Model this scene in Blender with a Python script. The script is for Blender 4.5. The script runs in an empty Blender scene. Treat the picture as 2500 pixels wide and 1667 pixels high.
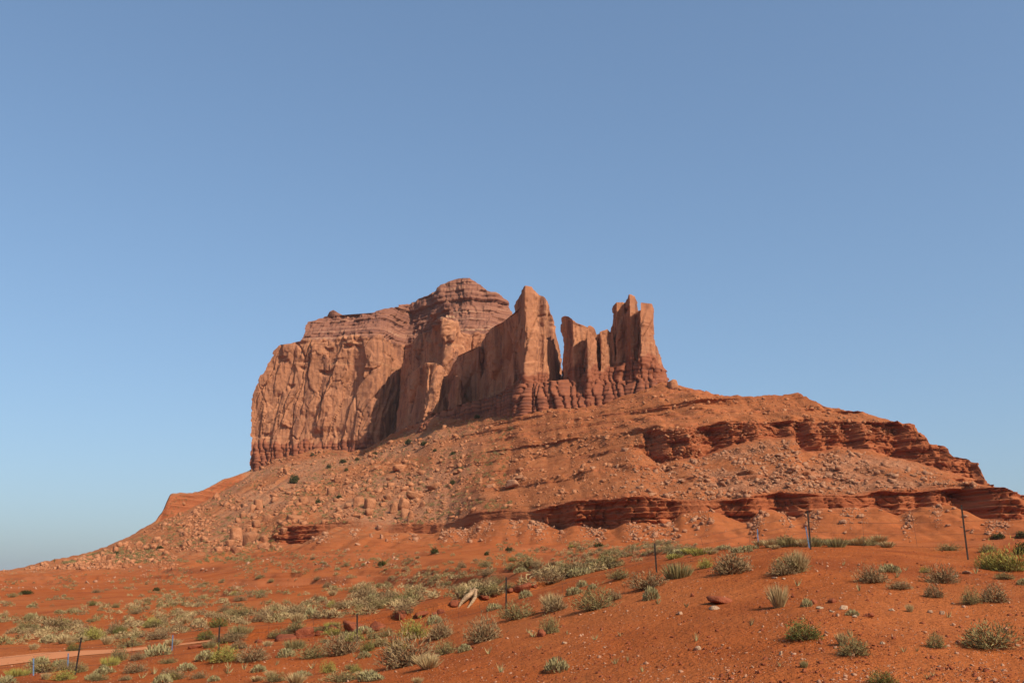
import bpy, math, random
import numpy as np
rad = math.radians
rng = np.random.default_rng(7)
random.seed(7)
scene = bpy.context.scene
COL = scene.collection

# ------------------------------------------------------------------ camera
PITCH = rad(13.5); FPX = 2500.0; EYE = 1.7
cam = bpy.data.cameras.new("camera"); cam_o = bpy.data.objects.new("camera", cam); COL.objects.link(cam_o)
cam.sensor_width = 36.0; cam.lens = 36.0; cam.clip_start = 0.2; cam.clip_end = 40000
cam_o.location = (0, 0, EYE); cam_o.rotation_euler = (math.pi/2 + PITCH, 0, 0)
scene.camera = cam_o

# ------------------------------------------------------------------ sky and sun
SUN_EL = rad(41); SUN_AZ = rad(133)      # azimuth clockwise from +Y (the view direction)
w = bpy.data.worlds.new("World"); scene.world = w; w.use_nodes = True
nt = w.node_tree; nt.nodes.clear()
sky = nt.nodes.new("ShaderNodeTexSky"); sky.sky_type = 'NISHITA'; sky.sun_disc = False
sky.sun_elevation = SUN_EL; sky.sun_rotation = SUN_AZ
sky.altitude = 0; sky.air_density = 1.0; sky.dust_density = 1.9; sky.ozone_density = 6.0
bg = nt.nodes.new("ShaderNodeBackground"); bg.inputs[1].default_value = 0.145
wo = nt.nodes.new("ShaderNodeOutputWorld")
wb = nt.nodes.new('ShaderNodeMix'); wb.data_type = 'RGBA'; wb.blend_type = 'MULTIPLY'; wb.inputs[0].default_value = 1.0; wb.inputs[7].default_value = (1.12, 1.22, 1.26, 1)   # the camera's white balance
gm_ = nt.nodes.new('ShaderNodeGamma'); gm_.inputs[1].default_value = 0.74      # the camera's soft tone curve
nt.links.new(sky.outputs[0], gm_.inputs[0]); nt.links.new(gm_.outputs[0], wb.inputs[6]); nt.links.new(wb.outputs[2], bg.inputs[0]); nt.links.new(bg.outputs[0], wo.inputs[0])
sun = bpy.data.lights.new("sun", 'SUN'); sun.energy = 4.7; sun.angle = rad(0.53); sun.color = (1.0, 0.90, 0.74)
sun_o = bpy.data.objects.new("sun", sun); COL.objects.link(sun_o)
sdir = np.array([math.sin(SUN_AZ)*math.cos(SUN_EL), math.cos(SUN_AZ)*math.cos(SUN_EL), math.sin(SUN_EL)])
from mathutils import Vector
sun_o.rotation_euler = Vector(sdir).to_track_quat('Z', 'Y').to_euler(); sun_o.location = (60, -60, 80)
scene.view_settings.view_transform = 'Standard'; scene.view_settings.look = 'None'
scene.view_settings.exposure = 0.28; scene.view_settings.gamma = 1.0
scene.render.engine = 'CYCLES'
scene.cycles.max_bounces = 5; scene.cycles.diffuse_bounces = 3

# ------------------------------------------------------------------ pixel <-> place
CP, SP = math.cos(PITCH), math.sin(PITCH)
def at(px, py, Y):
    """the place seen at (px, py) of the photograph, Y metres ahead"""
    px = np.asarray(px, float); py = np.asarray(py, float); Y = np.asarray(Y, float)
    cx = (px-1250)/FPX; cy = (833.5-py)/FPX
    ry = CP - cy*SP; rz = SP + cy*CP
    return cx*Y/ry, Y, EYE + rz*Y/ry
def topix(X, Y, Z):
    z = Z-EYE
    dep = Y*CP + z*SP; up = -Y*SP + z*CP
    return 1250 + FPX*X/dep, 833.5 - FPX*up/dep
def A3(lst, Yd=None):
    return np.array([(p[0], p[1], p[2] if len(p) > 2 else Yd) for p in lst], float)

# ------------------------------------------------------------------ noise
_p = np.random.default_rng(11).permutation(256); PERM = np.concatenate([_p, _p, _p]).astype(np.int32)
_g = np.random.default_rng(12).normal(size=(256, 3)); GRAD = (_g/np.linalg.norm(_g, axis=1, keepdims=True)).astype(np.float32)
RND = np.random.default_rng(13).random((256, 4)).astype(np.float32)
def perlin(x, y, z=0.0, seed=0):
    x, y, z = np.broadcast_arrays(np.asarray(x, np.float32)+np.float32(seed*17.37), np.asarray(y, np.float32)+np.float32(seed*5.11), np.asarray(z, np.float32))
    xi = np.floor(x).astype(np.int32); yi = np.floor(y).astype(np.int32); zi = np.floor(z).astype(np.int32)
    xf = x-xi; yf = y-yi; zf = z-zi
    u = xf*xf*xf*(xf*(xf*6-15)+10); v = yf*yf*yf*(yf*(yf*6-15)+10); q = zf*zf*zf*(zf*(zf*6-15)+10)
    out = 0
    for dx in (0, 1):
        wx = u if dx else 1-u; px_ = PERM[(xi+dx) & 255]
        for dy in (0, 1):
            wy = v if dy else 1-v; py_ = PERM[px_+((yi+dy) & 255)]
            for dz in (0, 1):
                wz = q if dz else 1-q
                g = GRAD[PERM[py_+((zi+dz) & 255)]]
                out = out + wx*wy*wz*(g[..., 0]*(xf-dx)+g[..., 1]*(yf-dy)+g[..., 2]*(zf-dz))
    return out*1.6
def fbm(x, y, z=0.0, o=4, seed=0, gain=0.5):
    s = 0; a = 1.0; f = 1.0
    for k in range(o):
        s = s + a*perlin(np.asarray(x)*f, np.asarray(y)*f, np.asarray(z)*f, seed+k*3); a *= gain; f *= 2.03
    return s
def worley(u, v, seed=0, jit=0.9, box=False):
    """nearest cell: F1, F2, offset to its seed and four random numbers"""
    u, v = np.broadcast_arrays(np.asarray(u, np.float32), np.asarray(v, np.float32))
    ui = np.floor(u).astype(np.int32); vi = np.floor(v).astype(np.int32)
    f1 = np.full(u.shape, 9.0, np.float32); f2 = f1.copy(); du = np.zeros_like(f1); dv = np.zeros_like(f1); ids = np.zeros(u.shape, np.int32)
    for a in (-1, 0, 1):
        for b in (-1, 0, 1):
            h = PERM[PERM[(ui+a+seed*7) & 255]+((vi+b+seed*13) & 255)]
            r = RND[h]
            cu = ui+a+0.5+jit*(r[..., 0]-0.5); cv = vi+b+0.5+jit*(r[..., 1]-0.5)
            eu = u-cu; ev = v-cv; d = np.maximum(np.abs(eu), np.abs(ev))+0.25*np.minimum(np.abs(eu), np.abs(ev)) if box else np.sqrt(eu*eu+ev*ev)
            n = d < f1
            f2 = np.where(n, f1, np.minimum(f2, d))
            f1 = np.where(n, d, f1); du = np.where(n, eu, du); dv = np.where(n, ev, dv); ids = np.where(n, h, ids)
    return f1, f2, du, dv, ids
RND2 = np.random.default_rng(14).random((256, 4)).astype(np.float32)
def facet(u, v, seed=0, tilt=0.9, soft=0.13, box=False):
    """broken slabs: each cell a tilted plane at its own depth, about -0.5..0.5"""
    f1, f2, du, dv, i = worley(u, v, seed, 0.9, box)
    r = RND2[i]; e = f2-f1
    return ((r[..., 0]-0.5) + tilt*((r[..., 1]-0.5)*du + (r[..., 2]-0.5)*dv))*(0.15+0.85*smooth(0, soft, e)), e
def smooth(a, b, x):
    t = np.clip((x-a)/(b-a), 0, 1); return t*t*(3-2*t)
def beds(z, mean, seed):
    """irregular rock beds: index and position 0..1 inside the bed"""
    r = np.random.default_rng(seed); th = mean*(0.45+1.1*r.random(600)); e = np.cumsum(th)-mean*100
    i = np.clip(np.searchsorted(e, z.ravel()).reshape(z.shape), 1, 598)
    return i, (z-e[i-1])/th[i]
def hsh(i, j=0, k=0):
    i = np.asarray(i, np.int64); j = np.asarray(j, np.int64)
    return RND2[PERM[PERM[i & 255]+(j & 255)]][..., k]

# ------------------------------------------------------------------ mesh helpers
def mesh_from(name, V, F, smooth_shade=False):
    """V (n,3); F (m,3) or (m,4) array"""
    m = bpy.data.meshes.new(name); V = np.ascontiguousarray(V, np.float32); F = np.ascontiguousarray(F, np.int32)
    k = F.shape[1]
    m.vertices.add(len(V)); m.vertices.foreach_set("co", V.ravel())
    m.loops.add(F.size); m.loops.foreach_set("vertex_index", F.ravel())
    m.polygons.add(len(F)); m.polygons.foreach_set("loop_start", np.arange(0, F.size, k, dtype=np.int32))
    m.polygons.foreach_set("loop_total", np.full(len(F), k, np.int32))
    if smooth_shade: m.polygons.foreach_set("use_smooth", np.ones(len(F), bool))
    m.update(calc_edges=True)
    return m
def fattr(m, name, vals):
    a = m.attributes.new(name, 'FLOAT', 'POINT'); a.data.foreach_set("value", np.ascontiguousarray(vals, np.float32).ravel())
def grid_faces(R, C, wrap=False):
    j = np.arange(R-1)[:, None]; i = np.arange(C if wrap else C-1)[None, :]; i2 = (i+1) % C
    return np.stack([j*C+i, j*C+i2, (j+1)*C+i2, (j+1)*C+i], -1).reshape(-1, 4)
def link(name, mesh, mat=None, parent=None, loc=None):
    o = bpy.data.objects.new(name, mesh); COL.objects.link(o)
    if mat is not None and mesh is not None:
        if not mesh.materials: mesh.materials.append(mat)
    if parent is not None: o.parent = parent
    if loc is not None: o.location = loc
    return o
def tag(o, label=None, cat=None, group=None, kind=None):
    if label: o["label"] = label
    if cat: o["category"] = cat
    if group: o["group"] = group
    if kind: o["kind"] = kind
    return o
def empty(name, loc):
    o = bpy.data.objects.new(name, None); o.empty_display_size = 0.2; COL.objects.link(o); o.location = loc; return o

# ------------------------------------------------------------------ materials
class NT:
    def __init__(s, name, rough=0.95):
        s.m = bpy.data.materials.new(name); s.m.use_nodes = True; s.t = s.m.node_tree; s.n = s.t.nodes; s.l = s.t.links
        s.b = s.n["Principled BSDF"]; s.b.inputs["Roughness"].default_value = rough
        s.b.inputs["Specular IOR Level"].default_value = 0.03
    def node(s, t, **k):
        n = s.n.new(t)
        for a, v in k.items(): setattr(n, a, v)
        return n
    def pos(s, scale=(1, 1, 1)):
        g = s.node("ShaderNodeNewGeometry"); m = s.node("ShaderNodeVectorMath", operation='MULTIPLY'); m.inputs[1].default_value = scale
        s.l.new(g.outputs["Position"], m.inputs[0]); return m.outputs[0]
    def obj(s, scale=(1, 1, 1)):
        g = s.node("ShaderNodeTexCoord"); m = s.node("ShaderNodeVectorMath", operation='MULTIPLY'); m.inputs[1].default_value = scale
        s.l.new(g.outputs["Object"], m.inputs[0]); return m.outputs[0]
    def noise(s, vec, scale, detail=4, rough=0.6, dist=0.0):
        n = s.node("ShaderNodeTexNoise"); n.inputs["Scale"].default_value = scale; n.inputs["Detail"].default_value = detail
        n.inputs["Roughness"].default_value = rough; n.inputs["Distortion"].default_value = dist
        s.l.new(vec, n.inputs["Vector"]); return n.outputs["Fac"]
    def ramp(s, fac, stops):
        r = s.node("ShaderNodeValToRGB"); e = r.color_ramp.elements
        while len(e) < len(stops): e.new(0.5)
        for k, (p, c) in enumerate(stops):
            e[k].position = p; e[k].color = (*c, 1) if len(c) == 3 else c
        s.l.new(fac, r.inputs[0]); return r.outputs[0]
    def val(s, fac, a, b, lo=0.0, hi=1.0):
        r = s.node("ShaderNodeMapRange"); r.interpolation_type = 'SMOOTHSTEP'
        for k, v in zip((1, 2, 3, 4), (a, b, lo, hi)): r.inputs[k].default_value = v
        s.l.new(fac, r.inputs[0]); return r.outputs[0]
    def mix(s, fac, a, b, mode='MIX'):
        n = s.node("ShaderNodeMix", data_type='RGBA', blend_type=mode)
        for sock, v in ((n.inputs[0], fac), (n.inputs[6], a), (n.inputs[7], b)):
            if isinstance(v, (int, float)): sock.default_value = v
            elif isinstance(v, tuple): sock.default_value = (*v, 1)
            else: s.l.new(v, sock)
        return n.outputs[2]
    def math(s, op, a, b=0.0):
        n = s.node("ShaderNodeMath", operation=op)
        for sock, v in ((n.inputs[0], a), (n.inputs[1], b)):
            if isinstance(v, (int, float)): sock.default_value = v
            else: s.l.new(v, sock)
        return n.outputs[0]
    def attr(s, name):
        a = s.node("ShaderNodeAttribute", attribute_name=name); return a.outputs["Fac"]
    def rand(s):
        return s.node("ShaderNodeObjectInfo").outputs["Random"]
    def bump(s, h, strength, dist):
        b = s.node("ShaderNodeBump"); b.inputs["Strength"].default_value = strength; b.inputs["Distance"].default_value = dist
        s.l.new(h, b.inputs["Height"]); s.l.new(b.outputs[0], s.b.inputs["Normal"])
    def out(s, col):
        s.l.new(col, s.b.inputs["Base Color"]); return s.m

def mat_butte():
    s = NT("butte_rock")
    big = s.noise(s.pos((1, 1, 0.35)), 0.035, 4, 0.55)
    streak = s.noise(s.pos((1, 1, 0.07)), 0.22, 5, 0.65, 0.6)
    fine = s.noise(s.pos(), 0.6, 4, 0.7)
    bed = s.noise(s.pos((0.03, 0.03, 1)), 0.45, 3, 0.65)
    massive = s.ramp(big, [(0.3, (0.295, 0.118, 0.060)), (0.5, (0.395, 0.164, 0.080)), (0.7, (0.475, 0.212, 0.106))])
    massive = s.mix(s.val(streak, 0.48, 0.66, 0, 0.9), massive, (0.165, 0.068, 0.042))     # desert varnish
    massive = s.mix(s.val(bed, 0.56, 0.70, 0, 0.30), massive, (0.52, 0.27, 0.14))
    low = s.ramp(bed, [(0.35, (0.13, 0.042, 0.025)), (0.5, (0.23, 0.072, 0.036)), (0.68, (0.31, 0.108, 0.052))])
    cap = s.ramp(bed, [(0.32, (0.125, 0.050, 0.036)), (0.48, (0.215, 0.088, 0.055)), (0.60, (0.28, 0.122, 0.073)), (0.72, (0.42, 0.25, 0.145))])
    z = s.attr("zone")
    c = s.mix(s.val(z, 0.35, 0.65), low, massive)
    c = s.mix(s.val(z, 1.35, 1.65), c, cap)
    c = s.mix(s.val(z, 2.4, 2.6), c, (0.47, 0.31, 0.19))
    c = s.mix(s.val(fine, 0.35, 0.7, 0.0, 0.35), c, (0.20, 0.085, 0.05))
    s.bump(s.noise(s.pos(), 1.1, 5, 0.7), 0.5, 0.5)
    return s.out(c)
def mat_terrain():
    s = NT("red_desert_soil")
    near = s.noise(s.pos(), 0.35, 5, 0.65); mid = s.noise(s.pos(), 0.05, 5, 0.6); grit = s.noise(s.pos(), 9.0, 4, 0.75); peb = s.noise(s.pos(), 2.2, 4, 0.75)
    soil = s.ramp(near, [(0.3, (0.265, 0.062, 0.0155)), (0.5, (0.33, 0.081, 0.020)), (0.7, (0.38, 0.104, 0.029))])
    soil = s.mix(s.val(mid, 0.42, 0.62, 0, 0.5), soil, (0.40, 0.130, 0.042))
    soil = s.mix(s.val(s.noise(s.pos(), 0.11, 6, 0.7, 0.5), 0.50, 0.66, 0, 0.7), soil, (0.225, 0.054, 0.017))
    soil = s.mix(s.val(grit, 0.42, 0.72, 0, 0.5), soil, (0.20, 0.048, 0.018))
    soil = s.mix(s.val(s.noise(s.pos(), 14.0, 3, 0.7), 0.6, 0.72, 0, 0.55), soil, (0.50, 0.19, 0.09))
    # talus: paler, pinker, littered with fine tan rock
    tn = s.noise(s.pos((1, 1, 0.5)), 0.09, 6, 0.75); tf = s.noise(s.pos(), 0.8, 5, 0.8)
    tal = s.ramp(tn, [(0.3, (0.26, 0.076, 0.027)), (0.5, (0.335, 0.103, 0.036)), (0.68, (0.39, 0.136, 0.052))])
    tal = s.mix(s.val(tf, 0.52, 0.68, 0, 0.6), tal, (0.42, 0.178, 0.082))
    tal = s.mix(s.val(tf, 0.46, 0.32, 0, 0.6), tal, (0.20, 0.066, 0.032))
    bed = s.noise(s.pos((0.02, 0.02, 1)), 0.9, 3, 0.65)
    led = s.ramp(bed, [(0.34, (0.225, 0.062, 0.026)), (0.5, (0.33, 0.096, 0.038)), (0.66, (0.39, 0.130, 0.055))])
    c = s.mix(s.attr("talus"), soil, tal)
    c = s.mix(s.attr("rubble"), c, s.ramp(tf, [(0.36, (0.20, 0.075, 0.038)), (0.5, (0.345, 0.145, 0.074)), (0.64, (0.43, 0.215, 0.120))]))
    c = s.mix(s.attr("ledge"), c, led)
    c = s.mix(s.math('MULTIPLY', s.attr("scrub"), s.val(s.noise(s.pos(), 0.5, 5, 0.8), 0.50, 0.62)), c, (0.25, 0.19, 0.10))
    h = s.math('ADD', s.math('MULTIPLY', grit, 0.10), s.math('MULTIPLY', peb, 0.18))
    h = s.math('ADD', h, s.math('MULTIPLY', s.math('MULTIPLY', tf, 0.9), s.attr("talus")))
    s.bump(h, 0.8, 1.0)
    return s.out(c)
def mat_rock(name, a, b, scale):
    s = NT(name)
    n = s.noise(s.pos(), scale, 5, 0.7); c = s.mix(s.val(n, 0.3, 0.7), a, b)
    c = s.mix(s.math('MULTIPLY', s.rand(), 0.45), c, tuple(0.55*x for x in a))
    s.bump(s.noise(s.pos(), scale*3, 4, 0.7), 0.6, 0.35/scale)
    return s.out(c)
def mat_plant(name, a, b, rough=0.9):
    s = NT(name, rough)
    n = s.noise(s.obj(), 7.0, 2, 0.5)
    c = s.mix(s.val(n, 0.35, 0.65), a, b)
    c = s.mix(s.math('MULTIPLY', s.rand(), 0.35), c, tuple(0.6*(x+y)*0.5 for x, y in zip(a, b)))
    return s.out(c)
M_BUTTE = mat_butte(); M_SOIL = mat_terrain()
M_BOULDER = mat_rock("tan_boulder", (0.47, 0.205, 0.100), (0.33, 0.120, 0.052), 0.25)
M_BLOCK = mat_rock("grey_pink_block", (0.45, 0.225, 0.125), (0.32, 0.130, 0.066), 0.4)
M_PALE = mat_rock("pale_stone", (0.47, 0.32, 0.205), (0.38, 0.205, 0.12), 1.2)
M_TANPEB = mat_rock("tan_pebble", (0.50, 0.27, 0.165), (0.38, 0.165, 0.09), 6.0)
M_REDROCK = mat_rock("red_rock", (0.29, 0.085, 0.040), (0.19, 0.050, 0.025), 1.5)
P = {}
P['sage'] = mat_plant("sage_grey", (0.32, 0.215, 0.108), (0.20, 0.125, 0.06))
P['olive'] = mat_plant("olive_shrub", (0.3, 0.235, 0.1), (0.2, 0.148, 0.06))
P['yellow'] = mat_plant("yellow_green", (0.37, 0.315, 0.075), (0.26, 0.215, 0.06))
P['silver'] = mat_plant("silver_green", (0.37, 0.305, 0.145), (0.26, 0.205, 0.092))
P['straw'] = mat_plant("straw_grass", (0.5, 0.36, 0.175), (0.36, 0.24, 0.11))
P['green'] = mat_plant("green_shrub", (0.19, 0.175, 0.05), (0.12, 0.108, 0.034))
P['juniper'] = mat_plant("dark_juniper", (0.085, 0.085, 0.028), (0.05, 0.05, 0.018))
P['twig'] = mat_plant("dry_twig", (0.19, 0.115, 0.065), (0.11, 0.066, 0.038))

# ================================================================== GROUND: one sheet from the roadside to the plain behind the butte
# lines that run across the land, near to far: (px, py, metres ahead)
L_FRAME = [(0,1690,31),(300,1690,29),(600,1690,26),(1000,1690,20.5),(1250,1690,18),(1600,1690,16),(2000,1690,14.5),(2500,1690,14)]
L_FENCE = [(0,1655,36),(182,1647,36),(530,1597,38),(869,1571,38),(1234,1497,37),(1420,1445,36.5),(1600,1395,36),(1790,1358,35.5),(1977,1338,35),(2150,1345,34),(2361,1366,33),(2500,1362,32)]
L_CREST = [(0,1580,60),(250,1572,62),(500,1545,62),(900,1505,56),(1250,1450,50),(1500,1390,46),(1700,1345,46),(1850,1330,46),(2000,1322,45),(2150,1325,44),(2300,1333,42),(2500,1330,40)]
L_DIP   = [(0,1520,110),(500,1492,110),(900,1452,100),(1250,1410,90),(1500,1375,82),(1700,1356,80),(2000,1352,80),(2300,1364,80),(2500,1366,80)]
L_VALL  = [(0,1462,190),(500,1434,190),(900,1402,175),(1250,1374,160),(1500,1358,150),(1700,1350,150),(2000,1348,150),(2300,1347,150),(2500,1344,150)]
L_TFOOT = [(0,1412,320),(200,1407,320),(500,1384,310),(700,1350,300),(900,1337,290),(1250,1327,275),(1500,1323,262),(1700,1325,250),(2000,1325,240),(2300,1318,232),(2500,1306,225)]
L_1F = [(0,1402,390),(300,1384,400),(500,1352,418),(640,1328,420),(682,1327,418),(740,1325,414),(790,1298,412),(891,1286,402),(952,1299,398),(1060,1302,385),(1100,1288,375),(1140,1293,362),(1170,1270,352),(1240,1268,338),(1300,1268,325),(1340,1278,316),(1370,1292,311),(1400,1280,308),(1450,1287,300),(1500,1291,292),(1530,1276,290),(1590,1278,288),(1645,1276,288),(1665,1252,289),(1738,1246,288),(1800,1264,283),(1830,1276,280),(1855,1246,285),(1900,1240,286),(1950,1262,280),(2000,1240,282),(2100,1240,281),(2150,1234,282),(2200,1257,276),(2250,1236,280),(2330,1232,278),(2400,1268,272),(2450,1272,270),(2500,1268,270)]
L_1T = [(0,1400,400),(300,1380,410),(500,1345,425),(640,1312,428),(675,1300,424),(684,1285,421),(784,1281,417),(891,1274,408),(952,1281,404),(1075,1281,389),(1110,1272,380),(1170,1250,358),(1243,1249,344),(1300,1251,331),(1339,1237,321),(1400,1224,312),(1450,1220,305),(1500,1218,297),(1577,1212,295),(1657,1223,293),(1738,1225,292),(1798,1221,288),(1861,1208,288),(1908,1200,289),(1946,1204,286),(2010,1210,286),(2104,1212,285),(2150,1198,286),(2223,1202,282),(2325,1193,282),(2435,1194,276),(2500,1209,274)]
L_2F = [(0,1398,450),(230,1368,480),(400,1312,520),(612,1236,560),(800,1200,560),(1000,1170,520),(1200,1130,470),(1400,1105,430),(1540,1088,400),(1600,1118,380),(1623,1125,373),(1712,1110,375),(1760,1092,379),(1800,1082,382),(1882,1064,384),(1938,1062,380),(1960,1095,376),(2010,1100,376),(2050,1087,378),(2100,1095,376),(2180,1110,374),(2240,1125,372),(2300,1145,368),(2380,1175,362),(2410,1188,356),(2440,1200,345),(2500,1216,340)]
L_2T = [(0,1397,470),(230,1360,510),(400,1292,560),(612,1207,620),(800,1170,610),(1000,1135,560),(1200,1095,500),(1400,1070,450),(1540,1050,415),(1600,1040,390),(1627,1040,379),(1712,1038,384),(1768,1032,388),(1819,1036,391),(1882,1034,393),(1938,1023,388),(2010,1030,386),(2082,1030,386),(2138,1034,384),(2188,1032,384),(2236,1034,381),(2239,1056,379),(2262,1068,378),(2270,1084,377),(2308,1092,376),(2325,1116,374),(2369,1116,371),(2388,1134,368),(2411,1185,361),(2435,1197,350),(2500,1212,345)]
L_3F = [(0,1396.5,500),(230,1352,560),(325,1313,610),(379,1277,660),(405,1264,690),(450,1250,710),(500,1225,735),(560,1188,770),(612,1158,790),(700,1125,785),(800,1112,775),(880,1112,760),(960,1070,730),(1063,1040,655),(1192,1035,590),(1300,1030,540),(1400,1025,500),(1500,1014,482),(1620,1003,462),(1700,985,456),(1776,992,452),(1853,992,447),(1957,990,442),(2014,1002,432),(2078,1010,427),(2142,1021,417),(2188,1034,400),(2236,1044,395),(2262,1080,395),(2320,1120,392),(2388,1150,388),(2411,1192,380),(2435,1203,370),(2500,1220,365)]
L_3T = [(0,1395.5,510),(230,1347,568),(325,1310,618),(379,1275,668),(401,1248,698),(412,1211,703),(474,1206,725),(505,1196,745),(530,1185,756),(553,1173,770),(612,1150,795),(700,1115,788),(800,1102,779),(880,1103,764),(960,1064,738),(1063,1028,660),(1192,1022,602),(1300,1014,556),(1400,1010,510),(1500,1002,492),(1627,986,474),(1687,966,470),(1734,970,466),(1776,972,462),(1853,967,457),(1957,964,452),(1972,981,449),(2014,994,441),(2078,1003,434),(2142,1017,423),(2188,1033,405),(2236,1046,400),(2262,1085,400),(2320,1130,400),(2388,1160,396),(2411,1198,390),(2435,1210,380),(2500,1226,375)]
L_TOP = [(0,1394,525),(96,1381,545),(168,1363,562),(230,1342,585),(272,1329,605),(325,1306,640),(379,1271,690),(401,1246,712),(413,1206,718),(474,1202,742),(505,1192,757),(528,1181,767),(553,1169,780),(612,1145,801),(661,1120,797),(715,1105,792),(790,1093,784),(850,1102,772),(884,1096,768),(918,1083,764),(948,1062,750),(999,1039,705),(1063,1018,668),(1105,1020,650),(1192,1012,616),(1269,997,586),(1360,992,568),(1406,994,563),(1463,992,561),(1498,976,559),(1565,951,553),(1622,932,550),(1687,953,530),(1734,960,515),(1776,969,500),(1853,970,480),(1957,968,470),(1975,985,465),(2014,998,458),(2078,1007,448),(2142,1021,436),(2188,1038,415),(2236,1060,410),(2262,1095,410),(2320,1140,410),(2388,1175,408),(2411,1204,400),(2435,1216,392),(2500,1232,388)]
LINES = [L_FRAME, L_FENCE, L_CREST, L_DIP, L_VALL, L_TFOOT, L_1F, L_1T, L_2F, L_2T, L_3F, L_3T, L_TOP]
NROW  = [12, 104, 40, 38, 42, 44, 40, 46, 92, 60, 62, 26, 40]     # rows leading up to each line
acol = np.concatenate([-np.geomspace(9, 0.56, 46), np.linspace(-0.548, 0.548, 880), np.geomspace(0.56, 9, 46)])
NC = len(acol)
keyY, keyZ = [], []
for Ls in LINES:
    a = A3(Ls); X, Y, Z = at(a[:, 0], a[:, 1], a[:, 2]); t = X/Y
    o = np.argsort(t); keyY.append(np.interp(acol, t[o], Y[o])); keyZ.append(np.interp(acol, t[o], Z[o]))
def lsm(v, r):
    k = np.hanning(2*r+3)[1:-1]; return np.convolve(np.pad(v, r, 'edge'), k/k.sum(), 'valid')
for k in range(len(keyY)):
    r = 60 if k < 2 else (36 if k < 5 else (24 if k == 5 else 3))
    keyY[k] = lsm(keyY[k], max(r, 6)); keyZ[k] = lsm(keyZ[k], r)
wide = smooth(0.56, 3.0, np.abs(acol))                     # far off to the sides the land evens out
side = 1-0.85*wide
keyY.insert(0, np.full(NC, 1.2)); keyZ.insert(0, np.zeros(NC)); NR = [0]+NROW
for k in range(1, len(keyY)):
    keyZ[k] = keyZ[k]*(side if k > 3 else side)
PXc = 1250+FPX*acol*1.0
brk1 = np.interp(PXc, [682,760,800,950,1000,1070,1090,1150,1170,1290,1330,1650,1670,1760,1790], [.95,.95,.75,.7,.8,.85,.6,.75,.8,.8,1,1,.8,.8,1])
for (f, t, lo, hi) in ((7, 8, 678, 9e9), (9, 10, 1585, 2420), (11, 12, 399, 590), (11, 12, 1470, 2120)):     # true faces stand nearly upright
    q = smooth(lo-8, lo+8, PXc)*(1-smooth(hi-8, hi+8, PXc)) if hi < 1e9 else smooth(lo-8, lo+8, PXc)
    q = q*brk1 if f == 7 else (q*0.6 if (f == 11 and lo > 1000) else q)
    up = keyY[f]+(0.45 if f == 7 else 0.3 if lo == 399 else 0.85)*np.maximum(keyZ[t]-keyZ[f], 0.5)
    keyY[t] = keyY[t]*(1-q)+up*q
rowsY, rowsZ, seg = [keyY[0][None]], [keyZ[0][None]], [np.zeros(1)]
for k in range(1, len(keyY)):
    n = NR[k]; t = (np.arange(1, n+1)/n)[:, None]
    ty = t**1.35 if k in (3, 4, 5, 6) else (t**2 if k == 1 else t)
    rowsY.append(keyY[k-1]+(keyY[k]-keyY[k-1])*ty); rowsZ.append(keyZ[k-1]+(keyZ[k]-keyZ[k-1])*ty); seg.append(k-1+t[:, 0])
# behind the crest / under the butte, then down to the plain and on to the horizon
under = smooth(-0.262, -0.252, acol)*(1-smooth(0.145, 0.155, acol))
Yt, Zt = keyY[-1], keyZ[-1]
for dY, dz_open, dz_under in ((14, -7, 1), (40, -24, 4), (110, -52, 4), (260, -80, -40)):
    rowsY.append((Yt+dY)[None]); rowsZ.append((Zt+(dz_open*(1-under)+dz_under*under)*np.clip(Zt/60, 0.08, 1.3))[None]); seg.append(np.array([13+dY/1000]))
for Yf, zf in ((1300, -6), (2200, -14), (4500, -20), (9000, -25), (20000, -30)):
    rowsY.append(np.full((1, NC), float(Yf))); rowsZ.append(np.full((1, NC), float(zf))); seg.append(np.array([14.0]))
TY = np.concatenate(rowsY); TZ = np.concatenate(rowsZ); SEG = np.concatenate(seg)[:, None]*np.ones((1, NC))
NRW = len(TY); TX = acol[None]*TY
# round the creases of the soft near land
for it in range(70):
    mk = np.clip(5.6-SEG[1:-1], 0, 1)*0.5
    TZ[1:-1] += mk*((TZ[:-2]+TZ[2:])/2-TZ[1:-1])
def seg_mask(a, b, f0, f1):          # 1 between lines a and b, fading f0 before and f1 after
    return smooth(a-f0, a, SEG)*(1-smooth(b, b+f1, SEG))
far = smooth(9500, 900, TY)
PXg, PYg = topix(TX, TY, TZ)
# --- ledge strength: where the foot-to-top rise is a real face
def rise(k): return keyZ[k+1]-keyZ[k]
# key index: 0 start,1 frame,2 fence,3 crest,4 dip,5 valley,6 talus foot,7 1F,8 1T,9 2F,10 2T,11 3F,12 3T,13 top
def slope_of(k): return (keyZ[k+1]-keyZ[k])/np.maximum(keyY[k+1]-keyY[k], 0.5)
f1 = smooth(0.5, 1.6, slope_of(7))*smooth(0.6, 2.0, rise(7))*np.clip(brk1*1.1, 0, 1); f2 = smooth(0.7, 1.1, slope_of(9))*smooth(1, 3, rise(9)); f3 = 0.75*smooth(0.5, 1.6, slope_of(11))*smooth(0.6, 2.0, rise(11))
m1 = seg_mask(7, 8, .10, .06)*f1; m2 = seg_mask(9, 10, .10, .05)*f2; m3 = seg_mask(11, 12, .15, .12)*f3
LEDGE = np.clip(m1+m2+m3, 0, 1)
talus = smooth(5.7, 6.4, SEG)
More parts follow.
